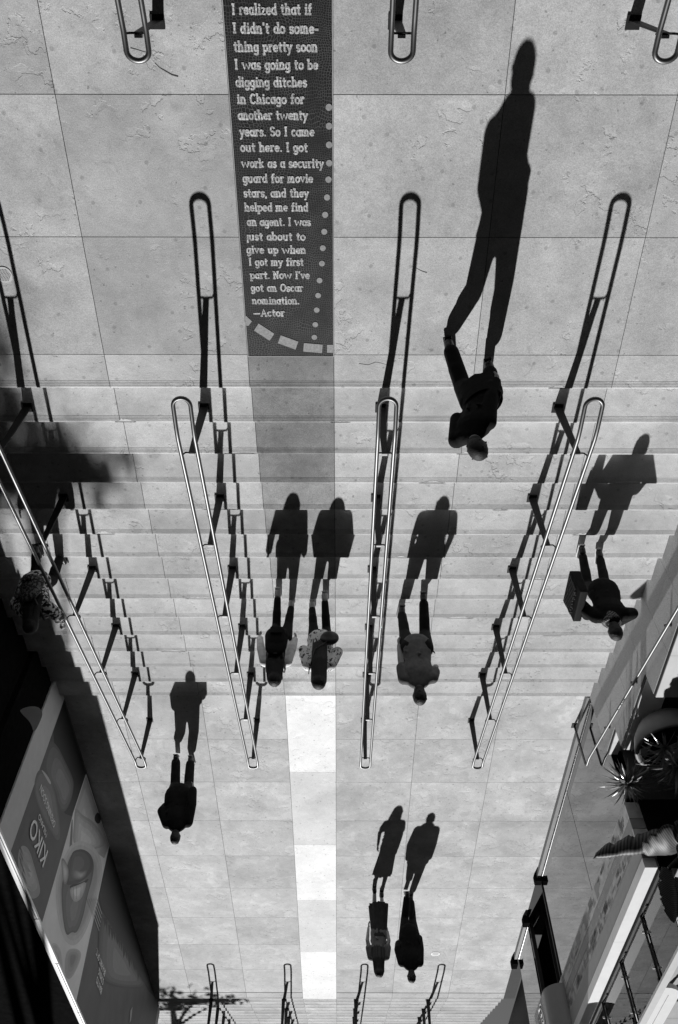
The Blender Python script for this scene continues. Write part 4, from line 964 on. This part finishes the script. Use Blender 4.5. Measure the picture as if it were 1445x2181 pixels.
# 1 man in a dark suit stepping off the upper landing
P1 = person('man in a dark jacket striding across the top of the stairs', (1.24, 3.5, z0), 1.74, [(1.05, 3.34, z0, .03, .25), (1.45, 3.55, z0, .07, .1)], (1.25, 3.44, z0+.90), (1.14, 3.55, z0+1.588), yaw=.62,
    hands=[(1.17, 3.70, z0+.90), (1.38, 3.31, z0+.80)], elbow_out=(.0, .0), top=K_BLACK, top_grow=.022, hem=.10, coat=.16, collar=True, build=.98, legs=K_DARK, leg_grow=.026)
# 2 woman with tote bag and scarf
z = lvz(6)
P2 = person('woman in a dark jacket with a checked scarf walking down beside the right wall', (3.13, 6.45, z), 1.66, [(3.02, 6.40, z, .08, .1), (3.27, 6.50, lvz(6), .03, .15)], (3.12, 6.44, z+.86), (3.06, 6.41, z+1.515), yaw=.15,
    hands=[(2.92, 6.66, z+1.0), (3.28, 6.70, z+1.06, 'hip')], elbow_out=(.15, .55), top=K_BLACK, top_grow=.03, hem=.06, legs=K_JEAN, leg_grow=.010, shoes=(K_SHOE, K_WHITE), collar=True)
T = MB(); c_ = P2['neck']-Vector((0, 0, .045))
for k in range(4): T.tube([c_+Vector((math.cos(t_)*.088, math.sin(t_)*.082, .022*k-.03+.012*math.sin(2*t_+k))) for t_ in [6.2832*i/20 for i in range(20)]], .026, 8, True)
T.remeshed('scarf', K_CHECK, P2['root'], .012, 1)
# tote bag on her shoulder
bc = P2['pv']+Vector((-.36, .05, .10))
bag = empty('tote_bag', bc-Vector((0, 0, .2)), 'large dark studded tote bag hanging from the shoulder of the woman in the scarf', 'bag')
T = MB(); T.prism([bc+Vector((x, y, z_)) for x, y, z_ in ((-.08, -.25, -.2), (.05, -.25, -.2), (.04, -.21, .2), (-.05, -.21, .2))], Vector((0, .48, 0)))
T.remeshed('pouch', mat('black_bag_leather', .01, .7, var=.3, spec=.1), bag, .012, 2)
T = MB()
for sg_ in (-.12, .12): T.tube([bc+Vector((0, sg_, .15)), P2['sho'][0]+Vector((-.04, sg_*.35, -.12)), P2['sho'][0]+Vector((.0, sg_*.12, .075)), P2['sho'][0]+Vector((.05, sg_*.3, -.12))], .010, 6)
T.build('handle', K_SHOE, bag)
T = MB(); rr_ = random.Random(4)
for k in range(60): T.ell(bc+Vector((-.075, rr_.uniform(-.2, .2), rr_.uniform(-.16, .16))), Vector((.009, 0, 0)), Vector((0, .007, 0)), Vector((0, 0, .007)), 6, 4)
for k in range(9): T.box(bc.x-.083, bc.x-.066, -bc.y-.2+k*.045, -bc.y-.192+k*.045, bc.z-.15, bc.z+.10)
T.build('stud', mat('bag_studs', .05, .5), bag)
# 3 woman with rucksack
P3 = person('woman in a pale long-sleeved top and black leggings with long dark hair', (-.76, 7.5, lvz(9)), 1.66, [(-.83, 7.34, lvz(8), .07, 0), (-.66, 7.64, lvz(9), .03, -.05)], (-.77, 7.44, lvz(9)+.97), (-.78, 7.40, lvz(9)+1.656),
    hands=[(-1.03, 7.46, lvz(9)+.88), (-.57, 7.48, lvz(9)+.92)], elbow_out=(.16, .14), top=K_PALE, top_grow=.012, legs=K_LEG, leg_grow=.006, shoes=(mat('pale_trainer', .35, .6), K_WHITE), hair='long', build=.93)
def rucksack(P, label, mat_, w_=.15, h_=.2, d_=.07):
    c_ = P['chest']-P['fwd']*.20*P['s']-Vector((0, 0, .10)); r_ = empty('backpack', c_-Vector((0, 0, h_)), label, 'backpack')
    T = MB(); T.cap(c_-Vector((0, 0, h_*.5)), c_+Vector((0, 0, h_*.45)), w_, w_*.9, d_/w_*1.15, P['sd']); T.cap(c_-P['fwd']*.06-Vector((0, 0, h_*.45)), c_-P['fwd']*.055-Vector((0, 0, 0)), w_*.75, w_*.7, .45, P['sd'])
    T.remeshed('pack', mat_, r_, .012, 2)
    T = MB()
    for q in (-1, 1):
        a = c_+P['sd']*q*w_*.55+Vector((0, 0, h_*.85)); b_ = P['shc']+P['sd']*q*.11*P['s']+Vector((0, 0, .07)); f_ = b_+P['fwd']*.13-Vector((0, 0, .12)); T.tube([a, b_-P['fwd']*.03, b_+P['fwd']*.06, f_], .016, 6)
    T.tube([c_+P['sd']*-.05+Vector((0, 0, h_*.95)), c_-P['fwd']*.03+Vector((0, 0, h_*1.12)), c_+P['sd']*.05+Vector((0, 0, h_*.95))], .009, 6)
    T.build('strap', K_SHOE, r_)
    T = MB(); pc = c_-P['fwd']*(d_+.06); T.obox(pc+Vector((0, 0, -h_*.35)), P['sd']*w_*.5, P['fwd']*.012, Vector((0, 0, h_*.28))); T.build('pocket', mat_, r_, bevel=.008)
rucksack(P3, 'black backpack worn by the woman in the pale top', cloth('black_nylon', .013))
# 4 woman in spotted smock
P4 = person('woman in a pale spotted smock with a long dark ponytail down her back', (-.28, 7.55, lvz(9)), 1.68, [(-.38, 7.66, lvz(9), .05, 0), (-.20, 7.40, lvz(8), .07, .05)], (-.245, 7.48, lvz(9)+.97), (-.25, 7.46, lvz(9)+1.65),
    hands=[(-.41, 7.64, lvz(9)+1.0), (-.07, 7.65, lvz(9)+1.0)], elbow_out=(.12, .16), top=K_DRESS, top_grow=.028, hem=.02, sleeves='long', legs=K_LEG, leg_grow=.006, shoes=(mat('pale_sandal', .4, .6), K_WHITE), hair='tail', build=.90, fat=1.05)
c_ = P4['pv']+Vector((.12, .17, .10)); hb = empty('hip_bag', c_-Vector((0, 0, .1)), 'small round black bag slung behind the woman in the spotted smock', 'bag')
T = MB(); T.ell(c_, Vector((.12, 0, 0)), Vector((0, .06, 0)), Vector((0, 0, .11))); T.remeshed('pouch', K_SHOE, hb, .012, 1)
T = MB(); T.tube([c_+Vector((-.03, .03, .09)), P4['chest']+Vector((-.05, .165, -.05)), P4['shc']+Vector((-.12, .04, .09)), P4['shc']+Vector((-.13, -.09, .03))], .008, 6); T.build('strap', K_SHOE, hb)
# 5 man in grey T-shirt
P5 = person('man in a grey T-shirt and dark trousers walking down with bent arms', (1.0, 7.6, lvz(9)), 1.80, [(.86, 7.78, lvz(9), .05, -.1), (1.13, 7.42, lvz(8), .06, .1)], (.99, 7.57, lvz(9)+1.0), (.97, 7.61, lvz(9)+1.75), yaw=.05,
    hands=[(.76, 7.57, lvz(9)+.90), (1.15, 7.88, lvz(9)+1.10)], elbow_out=(.06, .18), top=K_TEE, top_grow=.022, hem=.03, sleeves='short', legs=K_DARK, leg_grow=.016, build=1.08, shoes=(K_SHOE, mat('grey_sole', .3, .6)))
# 6 woman in leopard print at the left rail
zr_ = lambda d: lvz(1)+RH-(d-D1)*SL
P6 = person('woman in a leopard print coat holding the left handrail', (-3.72, 6.6, lvz(7)), 1.60, [(-3.80, 6.42, lvz(6), .06, 0), (-3.58, 6.62, lvz(7), .02, .1)], (-3.68, 6.50, lvz(7)+.84), (-3.50, 6.50, lvz(7)+1.45), yaw=.2,
    hands=[(-3.97, 6.70, lvz(7)+.82), (-3.335, 7.03, zr_(7.03)+.035, 'grip')], elbow_out=(.3, .35), top=K_LEOP, top_grow=.035, hem=.10, sleeves='three', legs=K_DARK, hair='long', fat=1.12)
rucksack(P6, 'patterned backpack worn by the woman in leopard print', spots('patterned_nylon', .03, .2, 40, .5, .56), .14, .17)
# 7 man alone on the lower landing
P7 = person('man in a black padded jacket walking alone along the lower landing beside the poster', (-2.76, 12.05, 0), 1.72, [(-2.86, 11.90, 0, .12, -.05), (-2.64, 12.08, 0, .03, .1)], (-2.73, 12.0, .90), (-2.65, 12.02, 1.60), yaw=.12,
    hands=[(-2.95, 12.2, .92), (-2.46, 11.82, .86)], elbow_out=(.18, .15), top=K_BLACK, top_grow=.042, hem=.05, legs=K_JEAN, leg_grow=.030, build=1.08, fat=1.12, collar=True, shoes=(K_SHOE, mat('pale_sole', .4, .6)))
# 8 and 9 the couple at the bottom
P8 = person('woman in a grey top and long dark sheer skirt walking beside a man in black', (.8, 16.6, 0), 1.78, [(.74, 16.42, 0, .06, 0), (.90, 16.68, 0, .02, 0)], (.80, 16.50, .97), (.78, 16.49, 1.685), yaw=.05,
    hands=[(.59, 16.36, .92), (.98, 16.50, .93)], elbow_out=(.12, .08), top=K_GREYTOP, top_grow=.016, sleeves='short', legs=None, skirt=(.36, .195), hair='long', build=.96)
P9 = person('man in black walking beside the woman in the long skirt', (1.45, 16.75, 0), 1.78, [(1.42, 16.50, 0, .11, -.1), (1.53, 16.85, 0, .02, .05)], (1.43, 16.70, .96), (1.42, 16.72, 1.685), yaw=.0,
    hands=[(1.21, 16.92, .96), (1.64, 16.8, .9)], elbow_out=(.15, .15), top=K_BLACK, top_grow=.034, hem=.08, legs=K_DARK, leg_grow=.022, build=1.08, collar=True)
